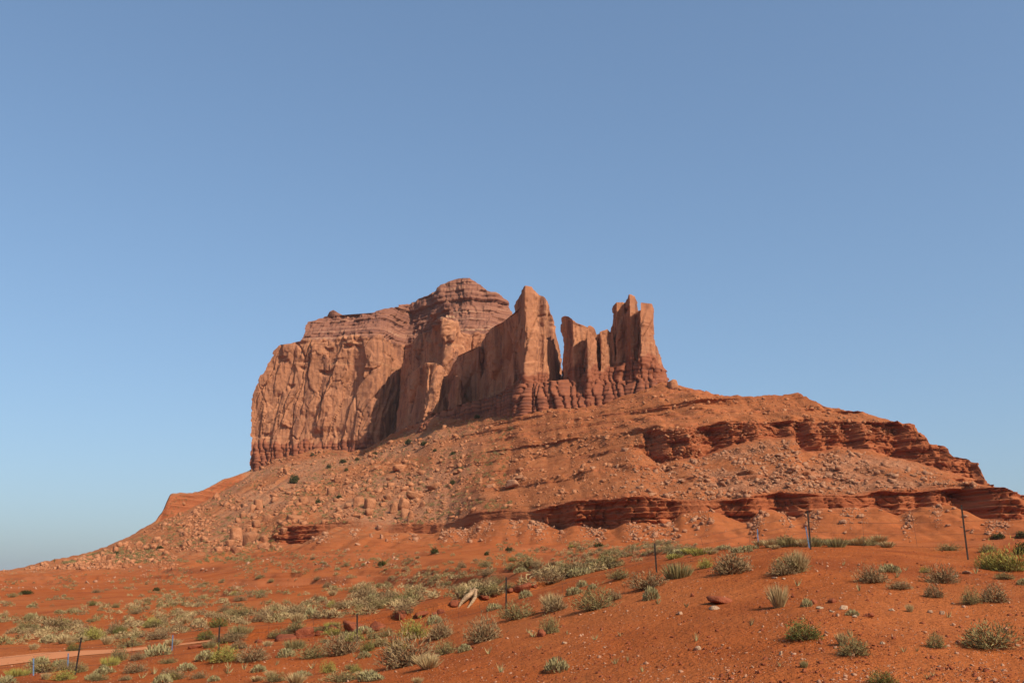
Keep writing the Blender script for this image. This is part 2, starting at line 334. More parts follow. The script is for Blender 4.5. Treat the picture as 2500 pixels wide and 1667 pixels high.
# --- soft ground relief
nearw = 1-smooth(60, 110, TY)
TZ += nearw*(0.16*perlin(TX/7, TY/7, seed=1)*smooth(6, 16, TY)+0.06*perlin(TX/2.1, TY/2.1, seed=2)+0.028*perlin(TX/.7, TY/.7, seed=3))
midw = smooth(50, 110, TY)*(1-smooth(5.9, 6.8, SEG))
TZ += midw*(0.9*perlin(TX/34, TY/60, seed=4)+0.35*perlin(TX/11, TY/24, seed=5)+0.12*perlin(TX/4, TY/7, seed=6))
# low red banks: small steps in the valley floor at set heights
bi, bf = beds((TZ+0.8*perlin(TX/40, TY/60, seed=31)).astype(np.float32), 2.1, 5)
bkm = midw*smooth(0.0, 0.30, perlin(TX/30, TZ/5, seed=32)+0.14)
TZ += bkm*1.5*(smooth(0.66, 0.80, bf)-bf)
BANK = bkm*smooth(0.62, 0.68, bf)*(1-smooth(0.80, 0.88, bf))
# cut bank with the red rocks beyond the fence
bx, by = at([430, 560, 700, 870, 1000, 1150, 1290, 1420], [1580, 1565, 1558, 1537, 1500, 1462, 1428, 1405], [46, 46, 46, 46, 46, 47, 48, 50])[:2]
yb = np.interp(TX, bx, by)+0.8*perlin(TX/2.2, 0*TX, seed=8)+1.5*perlin(TX/7, 0*TX, seed=9)
bank = smooth(0, 0.8, TY-yb)*(1-smooth(1, 14, TY-yb))*smooth(-14.5, -11, TX)*(1-smooth(1.5, 4.5, TX))
TZ += 0.42*bank
# --- talus relief
along = TZ
gx = TX+6*perlin(TX/60, TZ/25, seed=10)
gull = np.abs(perlin(gx/13, TZ/70, TY/160, seed=11)); gull2 = np.abs(perlin(gx/5.5, TZ/40, TY/90, seed=12))
rough = fbm(TX/7, TY/7, TZ/7, 4, seed=14)
TZ += far*talus*(1-LEDGE)*(2.4*(gull-0.28)+0.9*(gull2-0.28)+0.55*rough)
f1_, f2_, _, _, idr = worley(TX/4.2, (TY*0.75+TZ)/4.2, 3)
stone = np.clip(0.42-f1_, 0, 1)*(RND2[idr][..., 0] > 0.45)
rub_l = smooth(420, 620, PXg)*(1-smooth(1080, 1250, PXg))*smooth(6.9, 7.4, SEG)
rub_r = smooth(1640, 1760, PXg)*(1-smooth(2240, 2400, PXg))*smooth(7.9, 8.2, SEG)*(1-smooth(8.75, 9.0, SEG))
RUB = np.clip(rub_l*smooth(-0.25, 0.35, perlin(TX/45, TZ/18, seed=15)+0.1)+rub_r*smooth(-0.3, 0.25, perlin(TX/30, TZ/12, seed=16)), 0, 1)*talus*(1-LEDGE)
TZ += far*talus*(1-LEDGE)*stone*(0.5+1.6*RUB)
# --- thin beds standing out of the slope
bi, bf = beds((TZ+0.02*TX+0.8*perlin(TX/25, TZ/12, seed=22)).astype(np.float32), 5.6, 21)
tm = smooth(0.0, 0.30, perlin(TX/62, TZ/5.5, seed=17)+0.10)*smooth(7.3, 8.0, SEG)*(1-smooth(12.75, 13, SEG))*smooth(1000, 1230, PXg)*(1-LEDGE)
tm = np.maximum(tm, 0.9*smooth(11.9, 12.2, SEG)*(1-smooth(12.9, 13, SEG))*smooth(1380, 1480, PXg)*(1-smooth(2100, 2200, PXg)))
tooth = (np.clip(bf, 0, 1)**1.5-0.5)*(0.8+0.6*perlin(TX/13, bi*3.7, seed=18))+0.12*perlin(TX/1.8, TZ/1.2, seed=23)
TYd = -tm*7.5*tooth*far
THIN = tm*smooth(0.55, 0.8, bf)
# --- ledge faces: prows, alcoves, joints and beds
h1 = np.clip(np.where(SEG < 8.5, SEG-7, np.where(SEG < 10.5, SEG-9, SEG-11)), -0.1, 1.1)
prow = 3.2*perlin(TX/17, 0*TX, TY*0, seed=19)+2.4*perlin(TX/6.5, TZ/30, seed=20)
fa, fe = facet(TX/5.5, TZ/7.0, 4, 1.2, 0.08, True)
bi2, bf2 = beds((TZ+0.5*perlin(TX/16, TZ/9, seed=35)).astype(np.float32), 1.35, 33)
jn = TX/(2.0+5.0*hsh(bi2//3, 8))+1.7*hsh(bi2//2, 3)+1.4*perlin(TX/6, TZ/5, seed=36)
blk = hsh(bi2, np.floor(jn), 1)-0.5
jf = np.abs((jn-np.floor(jn))-0.5)*2
face = prow+1.8*fa+1.5*blk-1.2*smooth(0.82, 1.0, jf)+1.3*(bf2-0.5)-1.2*smooth(0.9, 1.0, bf2)+2.0*(hsh(bi2, 17)-0.5)+0.8*fbm(TX/3, TZ/3, TY/3, 3, seed=37)
hr = np.where(SEG < 8.5, rise(7)[None], np.where(SEG < 10.5, rise(9)[None], rise(11)[None]))
TYd -= LEDGE*face*np.clip(hr/7.0, 0.35, 1.15)
# deep alcoves that hold shade in the two big ledges
for (px, wd, dp, k) in ((1325,28,6,1),(1475,46,9,1),(1365,20,5,1),(1540,30,5,1),(1640,14,4,1),(1795,34,7,1),(1925,48,9,1),(2170,60,8,1),(2255,16,6,1),(2345,46,11,1),(1105,22,4,1),(1205,16,3,1),(705,14,4,1),(1595,34,12,2),(1740,32,11,2),(1912,30,9,2),(1960,14,6,2),(2070,22,6,2),(2195,14,4,2)):
    mm = m1 if k == 1 else m2
    TYd += 0.8*mm*dp*np.clip(hr/7.0, 0.4, 1.1)*np.exp(-((PXg-px)/wd)**2)*(1-0.55*smooth(0.8, 1.0, h1))
TY = TY+TYd
SC = smooth(6.2, 6.8, SEG)*(1-LEDGE)*(1-smooth(900, 1250, PXg))*0.5
tal_col = talus*(0.45+0.55*smooth(6.8, 7.6, SEG))
TVERT = np.stack([TX, TY, TZ], -1)
PXg, PYg = topix(TX, TY, TZ)
# the strip behind the photographer closes the sheet
back_y = np.array([-3, -40, -400, -20000.0]); nb = len(back_y)
BX = np.concatenate([np.tile((acol*1.2)[None], (1, 1)), np.tile(np.sign(acol)*np.abs(acol)**0.5*8, (1, 1)), np.tile(acol*60, (1, 1)), np.tile(acol*2200, (1, 1))])
BACK = np.stack([BX, np.tile(back_y[:, None], (1, NC)), np.tile(np.array([0.0, -0.1, -1, -20])[:, None], (1, NC))], -1)
ALLV = np.concatenate([BACK[::-1], TVERT])
gm = mesh_from("ground", ALLV.reshape(-1, 3), grid_faces(len(ALLV), NC), False)
pad = lambda f: np.concatenate([np.zeros((nb, NC)), f]).ravel()
fattr(gm, "talus", pad(tal_col*far)); fattr(gm, "ledge", pad(np.clip(LEDGE+0.8*THIN+0.55*BANK, 0, 1))); fattr(gm, "rubble", pad(RUB*0.75)); fattr(gm, "scrub", pad(SC))
ground = link("ground", gm, M_SOIL); tag(ground, kind="structure")

PYmin = np.minimum.accumulate(PYg, axis=0)
def drop(px, py):
    """where the sight line through (px, py) meets the ground: x, y, z"""
    cx = (px-1250)/FPX; cy = (833.5-py)/FPX
    i = int(np.clip(np.searchsorted(acol, cx/(CP-cy*SP)), 1, NC-1))
    colp = PYmin[:, i]
    j = int(np.searchsorted(-colp, -py)); j = min(max(j, 1), NRW-1)
    a, b = PYg[j-1, i], PYg[j, i]; t = 0.0 if abs(a-b) < 1e-6 else float(np.clip((a-py)/(a-b), 0, 1))
    v = TVERT[j-1, i]*(1-t)+TVERT[j, i]*t
    return float(v[0]), float(v[1]), float(v[2])
def zat(x, y):
    i = int(np.clip(np.searchsorted(acol, x/y), 1, NC-1)); ys = TY[:, i]
    return float(np.interp(y, np.maximum.accumulate(ys), TZ[:, i]))

# ================================================================== BUTTE
def wall_disp(X, Y, Z, S, zE, zR, kind):
    """relief of the rock: ledgy foot below zE, massive cliff to zR, bedded cap above. returns depth and zone"""
    sh = 0.20
    warp = 9*perlin(S/55, Z/70, seed=40)+2.5*perlin(S/14, Z/20, seed=41)
    U = S-sh*(Z-zE)+warp
    a, ea = facet(U/30, Z/110, 41, 1.5, 0.05); b, eb = facet(U/12, Z/36+3, 42, 1.6, 0.06, True)
    c, ec = facet((U+0.3*warp)/5.0, Z/13, 43, 1.7, 0.10, True); d4, e4 = facet(U/2.3, Z/4.2, 44, 1.6, 0.15, True)
    broken = smooth(-0.35, 0.45, perlin(S/25, Z/30, seed=45)+0.15)
    mass = 5.5*a+3.3*b+1.9*c*(0.35+0.65*broken)+1.0*d4*broken
    mass -= 2.6*(1-smooth(0.0, 0.03, ea))+1.8*(1-smooth(0.0, 0.05, eb))+0.9*broken*(1-smooth(0.0, 0.09, ec))
    mass += 1.6*fbm(S/38, Z/60, 0, 3, seed=46)+0.5*fbm(S/3, Z/5, 0, 3, seed=54)
    # bedding shows near the rim
    bii, bff = beds((Z+1.0*perlin(S/40, Z/40, seed=53)).astype(np.float32), 4.5, 77)
    mass += (0.3+1.6*smooth(zR-32, zR-4, Z))*(hsh(bii, 3)-0.5)
    bi, bf = beds((Z+0.8*perlin(S/30, Z/30, seed=47)).astype(np.float32), 2.9, 50)
    jn = S/4.6+0.35*hsh(bi, 5)+0.8*perlin(S/9, Z/22, seed=48); ji = np.floor(jn); jf = jn-ji
    big = hsh(ji.astype(np.int64), 7, 0)
    pill = np.sqrt(np.clip(1-(2*jf-1)**2, 0, 1))
    jd = np.minimum(jf, 1-jf)
    low = 4.6*(big-0.5)+2.8*pill+1.5*(1-(2*bf-1)**8)-2.2*(1-smooth(0.0, 0.13, jd))+1.3*(hsh(bi, ji.astype(np.int64), 2)-0.5)+6.0*a+2.6*b+4.0*(zE-Z)/30
    bi3, bf3 = beds((Z+0.5*perlin(S/20, Z/20, seed=49)).astype(np.float32), 3.8, 61)
    jn3 = S/6.0+hsh(bi3, 9); 
    cap = 7.5*(hsh(bi3, 4, 0)-0.5)+3.6*(hsh(bi3, np.floor(jn3).astype(np.int64), 3)-0.5)+1.0*(1-(2*bf3-1)**4)+4.5*fbm(S/24, Z/40, 0, 3, seed=51)+2.4*c+1.2*d4
    ed = 7*perlin(S/9, Z/22, seed=52)+3*perlin(S/4, Z/12, seed=55)
    wl = 1-smooth(zE-5, zE+7, Z+ed); wc = smooth(zR-3, zR+2, Z+0.6*ed)
    disp = low*wl+mass*(1-wl)*(1-wc)+cap*wc
    return disp, 1-wl+wc

def rock_body(name, path, left, right, zbot, thick, parent, zE=118, zR=1e4, setback=None, amp=1.0, ds=0.7, dz=0.66, jag=1.0, pale=False, crest=0.0, round_=1.6, marks=None, dY=0.0):
    p = A3([(q[0], 900, q[1]+dY) for q in path]); Xp, Yp, _ = at(p[:, 0], p[:, 1], p[:, 2])
    sp = np.concatenate([[0], np.cumsum(np.hypot(np.diff(Xp), np.diff(Yp)))]); n = int(sp[-1]/ds)+2
    s = np.linspace(0, sp[-1], n)
    # round the corners of the plan a little
    Xs = np.interp(s, sp, Xp); Ys = np.interp(s, sp, Yp); kk = max(1, int(round_/ds)); kn = np.hanning(2*kk+3)[1:-1]; kn /= kn.sum()
    Xs = np.convolve(np.pad(Xs, kk, 'reflect', reflect_type='odd'), kn, 'valid'); Ys = np.convolve(np.pad(Ys, kk, 'reflect', reflect_type='odd'), kn, 'valid')
    def edge(E, sd):
        e = A3(E, None); q = np.linspace(0, len(e)-1, (len(e)-1)*14+1); k0 = np.arange(len(e))
        ex = np.interp(q, k0, e[:, 0]); ey = np.interp(q, k0, e[:, 1])
        if setback is None: yy = np.interp(q, k0, np.where(np.isnan(e[:, 2]), np.interp(e[:, 0], p[:, 0], p[:, 2]), e[:, 2]))
        else:
            yy = np.interp(ex, p[:, 0], p[:, 2])
            for it in range(4): X, _, Z = at(ex, ey, yy); yy = np.interp(X, Xs, Ys)+setback(Z, X)
        X, _, Z = at(ex, ey, yy)
        sl_ = np.abs(np.gradient(X))/(np.abs(np.gradient(Z))+0.05)
        bl = hsh(np.floor(X/4.2+0.6*perlin(X/9, 0*X, seed=sd)).astype(np.int64), 31, 0)-0.5
        Z = Z+jag*smooth(1.0, 3.0, sl_)*(2.2*bl+1.2*perlin(X/2.0, 0*X, seed=sd+1))
        Z = np.maximum.accumulate(Z+np.arange(len(Z))*1e-3); return X, Z
    def fill(E): return [(q[0], q[1], q[2]+dY if len(q) > 2 else np.nan) for q in E]
    Xl, Zl = edge(fill(left), 80); Xr, Zr = edge(fill(right), 84)
    ztop = min(Zl[-1], Zr[-1]); R = int((ztop-zbot)/dz)+1
    z = np.linspace(zbot, ztop, R)
    bi, bf = beds(z.astype(np.float32), 3.4, 70+len(name))
    xl = np.interp(z, Zl, Xl)+jag*(1.5*(hsh(bi, 11, 0)-0.5)+1.0*perlin(z/7, 0*z, seed=60)+0.5*perlin(z/2, 0*z, seed=61))
    xr = np.interp(z, Zr, Xr)+jag*(1.5*(hsh(bi, 12, 0)-0.5)+1.0*perlin(z/7, 0*z, seed=62)+0.5*perlin(z/2, 0*z, seed=63))
    xr = np.maximum(xr, xl+0.6)
    sl = np.interp(xl, Xs, s); sr = np.interp(xr, Xs, s)
    S = np.clip(s[None], sl[:, None], sr[:, None]); ZZ = np.repeat(z[:, None], n, 1)
    X = np.interp(S, s, Xs); Y = np.interp(S, s, Ys)
    if setback is not None: Y = Y+setback(ZZ, X)
    tx = np.gradient(Xs, s); ty = np.gradient(Ys, s)
    k = np.ones(15)/15; tx = np.convolve(np.pad(tx, 7, 'edge'), k, 'valid'); ty = np.convolve(np.pad(ty, 7, 'edge'), k, 'valid')
    nx, ny = ty, -tx; ln = np.hypot(nx, ny)+1e-6; nx = np.interp(S, s, nx/ln); ny = np.interp(S, s, ny/ln)
    D, zone = wall_disp(X, Y, ZZ, S+hash(name) % 1 + 37.0*len(name), zE, zR, 0)
    if marks is not None: D = D+marks(X, ZZ, Y)
    # the relief fades towards the outline so that the outline stays where it was seen
    ee = np.minimum(S-sl[:, None], sr[:, None]-S); fade = 0.35+0.65*smooth(0, 5, ee)
    fade = np.minimum(fade, 0.4+0.6*smooth(0, 5, ztop-ZZ))
    X = X+nx*D*amp*fade*0.8; Y = Y+ny*D*amp*fade
    nbk = 14; th = np.linspace(0, math.pi, nbk+2)[1:-1]
    x0 = X[:, -1:]; x1 = X[:, :1]; y0 = Y[:, -1:]; y1 = Y[:, :1]; t = (th/math.pi)[None]
    shrink = smooth(0, 25, ztop-z)[:, None]*0.7+0.3
    BXk = x0+(x1-x0)*t; BYk = y0+(y1-y0)*t+np.sin(th)[None]**0.6*thick*shrink
    GX = np.concatenate([X, BXk], 1); GY = np.concatenate([Y, BYk], 1); GZ = np.repeat(z[:, None], n+nbk, 1)
    GZ[:, :n] += 0.25*perlin(X/3, Y/3, ZZ/3, seed=64)
    if crest:                      # pillars of uneven height along the top
        q = S/5.2+0.7*perlin(S/11, 0*S, seed=66); hh = hsh(np.floor(q).astype(np.int64), 21, 1)-0.1+0.5*perlin(S/30, 0*S, seed=67)
        GZ[:, :n] += crest*hh*smooth(ztop-14, ztop-3, ZZ)
    # top: one more ring drawn in to the middle
    cx = GX[-1].mean(); cy = GY[-1].mean()
    tops = []
    for f in (0.66, 0.33, 0.02): tops.append(np.stack([cx+(GX[-1]-cx)*f, cy+(GY[-1]-cy)*f, GZ[-1]+0.4*(1-f)], -1))
    V = np.concatenate([np.stack([GX, GY, GZ], -1)]+[q[None] for q in tops])
    zf = np.concatenate([zone, np.repeat(zone[:, :1], nbk, 1)], 1)
    zf = np.concatenate([zf]+[zf[-1:]]*3)
    if pale: zf = np.full_like(zf, 3.0)
    m = mesh_from(name, V.reshape(-1, 3), grid_faces(len(V), n+nbk, True), False)
    fattr(m, "zone", zf)
    o = link(name, m, M_BUTTE, parent)
    return o

STEPS = [([(905,870),(880,930),(858,990),(845,1040),(838,1075)],5.0,16),([(842,806),(836,850),(822,890),(800,950),(782,1000),(768,1045)],5.5,16),([(690,960),(678,1005),(668,1050),(660,1095)],3.5,11),([(642,1000),(634,1050),(630,1085)],3.0,9),([(960,890),(945,960),(926,1010),(918,1062)],5.0,12),([(692,845),(676,900),(668,955)],3.0,10),([(766,860),(748,930),(738,1005)],3.2,11),([(722,850),(712,900),(700,950)],2.4,9),([(880,985),(872,1030),(868,1080)],3.2,9),([(800,1010),(790,1050),(786,1085)],2.6,9),([(745,835),(735,870)],3.0,8)]
ALCOVES = [(861,842,17,7,4.5),(797,905,15,8,4.5),(712,938,9,7,3),(650,1058,9,7,3),(805,850,9,10,3.5),(900,900,9,12,3),(740,895,8,6,2.5),(690,870,12,9,3)]
def mesa_marks(X, Z, Y):
    """joints and alcoves seen on the main wall: slabs standing proud, hollows under ledges"""
    px, py = topix(X, Y, Z); m = 0.0; mpp = 800/FPX
    for pts, h, dec in STEPS:
        ys = [q[1] for q in pts]; xs = [q[0] for q in pts]
        x0 = np.interp(py, ys, xs)+2.0*perlin(py/14.0, 0*py, seed=len(pts)); d = (px-x0)*mpp
        inside = smooth(ys[0]-12, ys[0]+6, py)*(1-smooth(ys[-1]-4, ys[-1]+14, py))
        m = m+inside*0.75*h*smooth(0, 0.7, d)*np.clip(1-np.maximum(d, 0)/(2.2*dec), 0, 1)
    for (ax, ay, wd, ht, dp) in ALCOVES:
        g = np.exp(-((px-ax)/wd)**4); top = ay+3*perlin(px/9.0, 0*px, seed=int(ax) % 7)
        m = m-dp*g*smooth(top, top+1.6, py)*(1-smooth(top+ht*0.6, top+ht*2.2, py))
    return m
BUT = empty("sandstone_butte", (0, 0, 0))
tag(BUT, "huge red sandstone butte with sheer cliffs and spires above the talus slope", "butte")
def mesa_back(Z, X): return np.interp(Z, [90, 120, 195, 199, 212, 224, 236, 256], [-3, 0, 4, 12, 26, 40, 46, 58])
mesa = rock_body("mesa", [(575,850),(598,818),(614,800),(660,798),(720,795),(800,790),(860,785),(905,778),(930,780),(955,800),(985,812),(1010,802),(1060,780),(1130,770),(1200,772),(1260,790),(1310,850)],
    [(614,1165,812),(612,1100,812),(612,1060,812),(613,1000,812),(617,965,812),(622,945,812),(634,925,812),(645,905,812),(660,880,812),(668,855,812),(680,842,812),(732,834,816),(741,815,820),(745,800,823),(752,786,828),(800,774,834),(880,771.5,842),(905,765,842),(950,752,842),(1000,742,840),(1035,732,838),(1058,716,836),(1076,698,834),(1100,689,832),(1110,682,832),(1125,679,832)],
    [(1310,1000,830),(1300,900,815),(1262,800,812),(1244,748,812),(1240,735,815),(1225,725,818),(1190,710,824),(1165,690,830),(1148,681.5,832),(1132,678.5,832)],
    84, 150, BUT, zE=111, zR=195, setback=mesa_back, amp=0.68, ds=0.6, dz=0.58, marks=mesa_marks, round_=4)
rock_body("buttress", [(950,815),(1000,772),(1040,742),(1082,708),(1100,708),(1135,720),(1160,770)],
    [(960,1070,780),(972,1000,775),(980,900,772),(990,860,765),(1018,820,752),(1043,783,738),(1062,756,726),(1076,742,716),(1086,734,710)],
    [(1165,1000,750),(1150,900,735),(1132,850,722),(1122,800,718),(1110,765,715),(1098,742,710),(1092,733.5,710)], 92, 60, BUT, zE=108, zR=190, amp=1.0,
    setback=lambda Z, X: np.interp(Z, [100, 190, 215], [0, 8, 22]))
rock_body("buttress", [(950,782),(985,745),(1034,690),(1062,690),(1095,708),(1118,745)],
    [(962,1070,765),(970,1000,758),(978,950,750),(988,928,742),(1008,908,720),(1030,893,698),(1045,885,692)],
    [(1118,1060,740),(1106,960,720),(1096,920,710),(1080,897,700),(1060,884,692)], 90, 50, BUT, zE=112, amp=1.0,
    setback=lambda Z, X: np.interp(Z, [100, 170], [0, 12]))
rock_body("rock_fin", [(1055,742),(1085,715),(1130,690),(1168,668),(1184,672),(1200,690)],
    [(1068,1050,728),(1076,1000,722),(1083,945,716),(1098,893,706),(1118,872,697),(1140,862,684),(1158,850,674),(1168,846,670)],
    [(1204,1040,690),(1198,950,688),(1190,890,680),(1180,860,672),(1172,845,670)], 90, 40, BUT, zE=118, amp=1.0)
rock_body("rock_fin", [(1140,700),(1180,668),(1206,640),(1216,640),(1250,612),(1276,592),(1300,594),(1330,614)],
    [(1150,1040,692),(1158,950,686),(1166,880,680),(1176,835,672),(1188,808,655),(1207,783,640),(1230,762,628),(1243,753,618),(1256,749,608)],
    [(1300,1000,594),(1300,800,594),(1290,749,594)], 90, 40, BUT, zE=118, amp=1.1)
rock_body("rock_fin", [(1082,704),(1100,682),(1112,668),(1128,668),(1142,690)],
    [(1084,1050,700),(1090,1000,690),(1096,960,684),(1102,935,678),(1110,918,670)],
    [(1146,1050,692),(1140,990,688),(1134,950,676),(1122,918,669)], 90, 16, BUT, zE=116, amp=0.7)
rock_body("rock_fin", [(1222,628),(1238,608),(1252,596),(1266,598),(1280,615)],
    [(1226,1030,624),(1234,960,614),(1242,900,604),(1250,868,598),(1254,862,597)],
    [(1284,1030,618),(1278,950,612),(1270,890,600),(1260,861,597)], 90, 14, BUT, zE=119, amp=0.7)
rock_body("spire", [(1225,660),(1254,628),(1283,584),(1318,590),(1330,588),(1357,604),(1385,650)],
    [(1244,1010,635),(1250,900,630),(1254,800,626),(1255,722,620),(1261,713,612),(1269,707.5,600),(1282,705.5,592)],
    [(1375,1010,620),(1374,860,615),(1366,839,610),(1362,823,606),(1356,803,604),(1355,783,604),(1350,770,602),(1336,747,598),(1326,729,592),(1318,723,590),(1297,705.5,590)], 95, 45, BUT, zE=121, amp=0.62, jag=0.6, ds=0.58, dz=0.56)
rock_body("spire", [(1358,615),(1372,590),(1400,578),(1437,584),(1450,602)],
    [(1376,1010,590),(1373,860,590),(1376,840,588),(1371,795,590),(1369,777,592),(1372,774,590)],
    [(1448,1010,600),(1442,830,592),(1438,801,585),(1422,794,583),(1400,784,580),(1379,773.5,588)], 95, 30, BUT, zE=122, amp=0.6, jag=0.5, ds=0.58, dz=0.56)
rock_body("spire", [(1412,595),(1434,568),(1455,574),(1470,598)],
    [(1422,1010,585),(1427,850,578),(1432,810,572),(1436,798,570),(1440,796,570)],
    [(1467,1010,590),(1463,840,584),(1459,815,578),(1455,805,574),(1445,796,572)], 95, 22, BUT, zE=123, amp=0.6, jag=0.5, ds=0.58, dz=0.56)
rock_body("spire", [(1448,592),(1466,564),(1485,566),(1502,590)],
    [(1448,1010,586),(1455,850,576),(1459,829,570),(1463,812,566),(1475,808,566),(1484,803,566)],
    [(1504,1010,588),(1502,850,582),(1497,810,577),(1490,802,572)], 95, 22, BUT, dY=12, zE=123, amp=0.6, jag=0.5, ds=0.58, dz=0.56)
rock_body("spire", [(1476,598),(1492,568),(1508,550),(1530,554),(1545,582)],
    [(1483,1010,585),(1489,850,575),(1491,793,570),(1492,764,568),(1498,748,560),(1510,742,552),(1519,737.5,552)],
    [(1546,1010,580),(1538,850,568),(1534,760,556),(1531,742,554),(1524,737,552)], 95, 24, BUT, dY=33, zE=125, amp=0.6, jag=0.5, ds=0.58, dz=0.56)
rock_body("spire", [(1508,580),(1531,556),(1541,538),(1556,542),(1572,575)],
    [(1508,1010,576),(1519,850,566),(1526,790,557),(1528,733,553),(1536,725,545),(1543,722,541)],
    [(1578,1010,575),(1570,850,570),(1562,800,556),(1559,747,543),(1558,729,542),(1552,721.5,541)], 95, 22, BUT, dY=33, zE=125, amp=0.55, jag=0.5, ds=0.58, dz=0.56)
rock_body("spire", [(1540,580),(1556,547),(1566,533),(1596,538),(1622,575)],
    [(1538,1010,580),(1551,850,558),(1554,790,552),(1556,752,547),(1560,747,541),(1575,745,535),(1588,741.5,536)],
    [(1619,1010,570),(1618,925,568),(1612,880,560),(1607,851,552),(1600,836,542),(1598,793,540),(1596,752,538),(1591,741,537)], 95, 28, BUT, dY=33, zE=126, amp=0.55, jag=0.6, ds=0.58, dz=0.56)
rock_body("pedestal", [(985,725),(1000,704),(1060,670),(1105,647),(1192,617),(1240,600),(1269,584),(1285,576),(1300,577),(1360,572),(1406,570),(1463,568),(1498,566),(1530,563),(1565,559),(1600,557),(1616,564),(1628,590)],
    [(995,1096,712),(1025,1046,692),(1063,1014,668),(1105,998,647),(1192,976,617),(1269,952,584),(1285,946,576),(1360,934,573),(1406,922,564),(1463,908,548),(1500,896,537),(1535,885,523)],
    [(1620,1026,535),(1619,956,532),(1613,912,528),(1608,888,523),(1575,883,518)], 88, 40, BUT, zE=131, amp=0.72, ds=0.5, dz=0.48,
    setback=lambda Z, X: np.interp(Z, [95, 108, 118], [-1, 3, 12]))
rock_body("spire", [(1470,600),(1500,575),(1540,556),(1590,552),(1606,575)],
    [(1490,1010,585),(1497,850,578),(1500,800,575),(1506,775,570),(1520,762,565),(1535,757,560)],
    [(1612,1010,570),(1606,870,565),(1597,820,556),(1596,775,553),(1580,757,553)], 95, 20, BUT, dY=22, zE=125, amp=0.55, jag=0.5)
rock_body("spire", [(1362,625),(1380,603),(1440,592),(1500,585),(1510,600)],
    [(1372,1010,605),(1374,900,604),(1380,866,603),(1400,850,600),(1420,836,596),(1440,822,592),(1470,816,590)],
    [(1506,1010,598),(1504,850,588),(1497,822,586),(1490,812,586),(1478,815,588)], 95, 18, BUT, zE=124, amp=0.6, jag=0.6)
rock_body("cap_rock", [(788,836),(800,830),(812,828),(840,834),(850,845)],
    [(786,785,834),(797,773,832),(803,760,830),(808,757,829)],
    [(852,782,842),(835,769,834),(822,763,831),(813,756,829)], 205, 14, BUT, zE=100, zR=150, amp=0.3, jag=0.4)
rock_body("cap_rock", [(1068,838),(1076,832),(1088,830),(1097,838)],
    [(1066,715,836),(1070,704,834),(1076,696,832),(1080,693,831)],
    [(1099,715,838),(1096,700,836),(1090,693,831),(1084,692,831)], 225, 10, BUT, zE=100, pale=True, amp=0.2, jag=0.3)

# ================================================================== ROCKS
def ico(sub):
    import bmesh
    bm = bmesh.new(); bmesh.ops.create_icosphere(bm, subdivisions=sub, radius=1.0)
    bm.verts.ensure_lookup_table(); V = np.array([v.co[:] for v in bm.verts]); F = np.array([[v.index for v in f.verts] for f in bm.faces]); bm.free()
    return V, F
ICO3 = ico(3); ICO2 = ico(2)
def rock_shape(r, base=ICO3, planes=6, flat=1.0):
    """a broken block: a ball cut by random planes"""
    V, F = base
    n = r.normal(size=(planes, 3)); n /= np.linalg.norm(n, axis=1, keepdims=True)
    ax = np.vstack([np.eye(3), -np.eye(3)])+0.25*r.normal(size=(6, 3)); ax /= np.linalg.norm(ax, axis=1, keepdims=True)
    n = np.vstack([n, ax]); d = np.concatenate([0.62+0.3*r.random(planes), 0.55+0.25*r.random(6)])
    dots = np.maximum(V@n.T, 1e-3); rr = np.min(d/dots, axis=1)
    P_ = V*np.minimum(rr, 1.15)[:, None]
    P_ += V*(0.015*perlin(P_[:, 0]*2.5, P_[:, 1]*2.5, P_[:, 2]*2.5, seed=int(r.integers(1, 50))))[:, None]
    P_[:, 2] *= flat
    P_ /= (P_.max(0)-P_.min(0)).max()/1.0
    return P_, F
ROCKS = {}
for nm, mat in (("boulder", M_BOULDER), ("block", M_BLOCK), ("pale", M_PALE), ("red", M_REDROCK)):
    ROCKS[nm] = []
    for k in range(6):
        r = np.random.default_rng(100+k+10*len(nm)); Vr, Fr = rock_shape(r, flat=0.85 if nm != "pale" else 0.45)
        m = mesh_from(nm+"_rock", Vr, Fr); m.materials.append(mat); ROCKS[nm].append(m)
def put_rock(name, kind, px, py, wpx, hpx=None, tilt=0.3, sink=0.22):
    """a rock whose foot is seen at (px, py), wpx by hpx wide and high"""
    x, y, z = drop(px, py)
    s = wpx/FPX*y*1.06; h = (hpx if hpx else wpx*0.6)/FPX*y*1.06
    o = bpy.data.objects.new(name, random.choice(ROCKS[kind])); COL.objects.link(o)
    asp = h/s/(0.85 if kind != 'pale' else 0.45)
    o.scale = (s*random.uniform(0.95, 1.1), s*random.uniform(0.8, 1.1), s*asp*1.25)
    o.rotation_euler = (random.uniform(-tilt, tilt), random.uniform(-tilt, tilt), random.uniform(0, 6.28))
    o.location = (x, y, z+h*(0.5-sink))
    o["_px"] = px; o["_py"] = py; o["_w"] = wpx; o["_y"] = y
    return o
things = []          # (object, words, place) for labels made at the end
ORD = ["", "second", "third", "fourth", "fifth", "sixth", "seventh", "eighth", "ninth", "tenth", "eleventh", "twelfth", "thirteenth", "fourteenth", "fifteenth", "sixteenth", "seventeenth", "eighteenth", "nineteenth", "twentieth"]
def talus_place(px, py):
    col = "far left slope" if px < 520 else "slope below the cliff corner" if px < 700 else "slope below the main wall" if px < 930 else "slope below the alcove" if px < 1120 else "slope below the tall spire" if px < 1420 else "slope below the twin spires" if px < 1680 else "slope below the right ridge" if px < 2060 else "slope at the far right"
    lt = np.interp(px, [q[0] for q in L_1T], [q[1] for q in L_1T]); lf = np.interp(px, [q[0] for q in L_1F], [q[1] for q in L_1F])
    if px < 640: band = "high" if py < 1240 else "midway" if py < 1330 else "low"
    else: band = "below lower ledge," if py > lt+8 else "just above lower ledge," if py > lt-45 else "high up,"
    return band, col
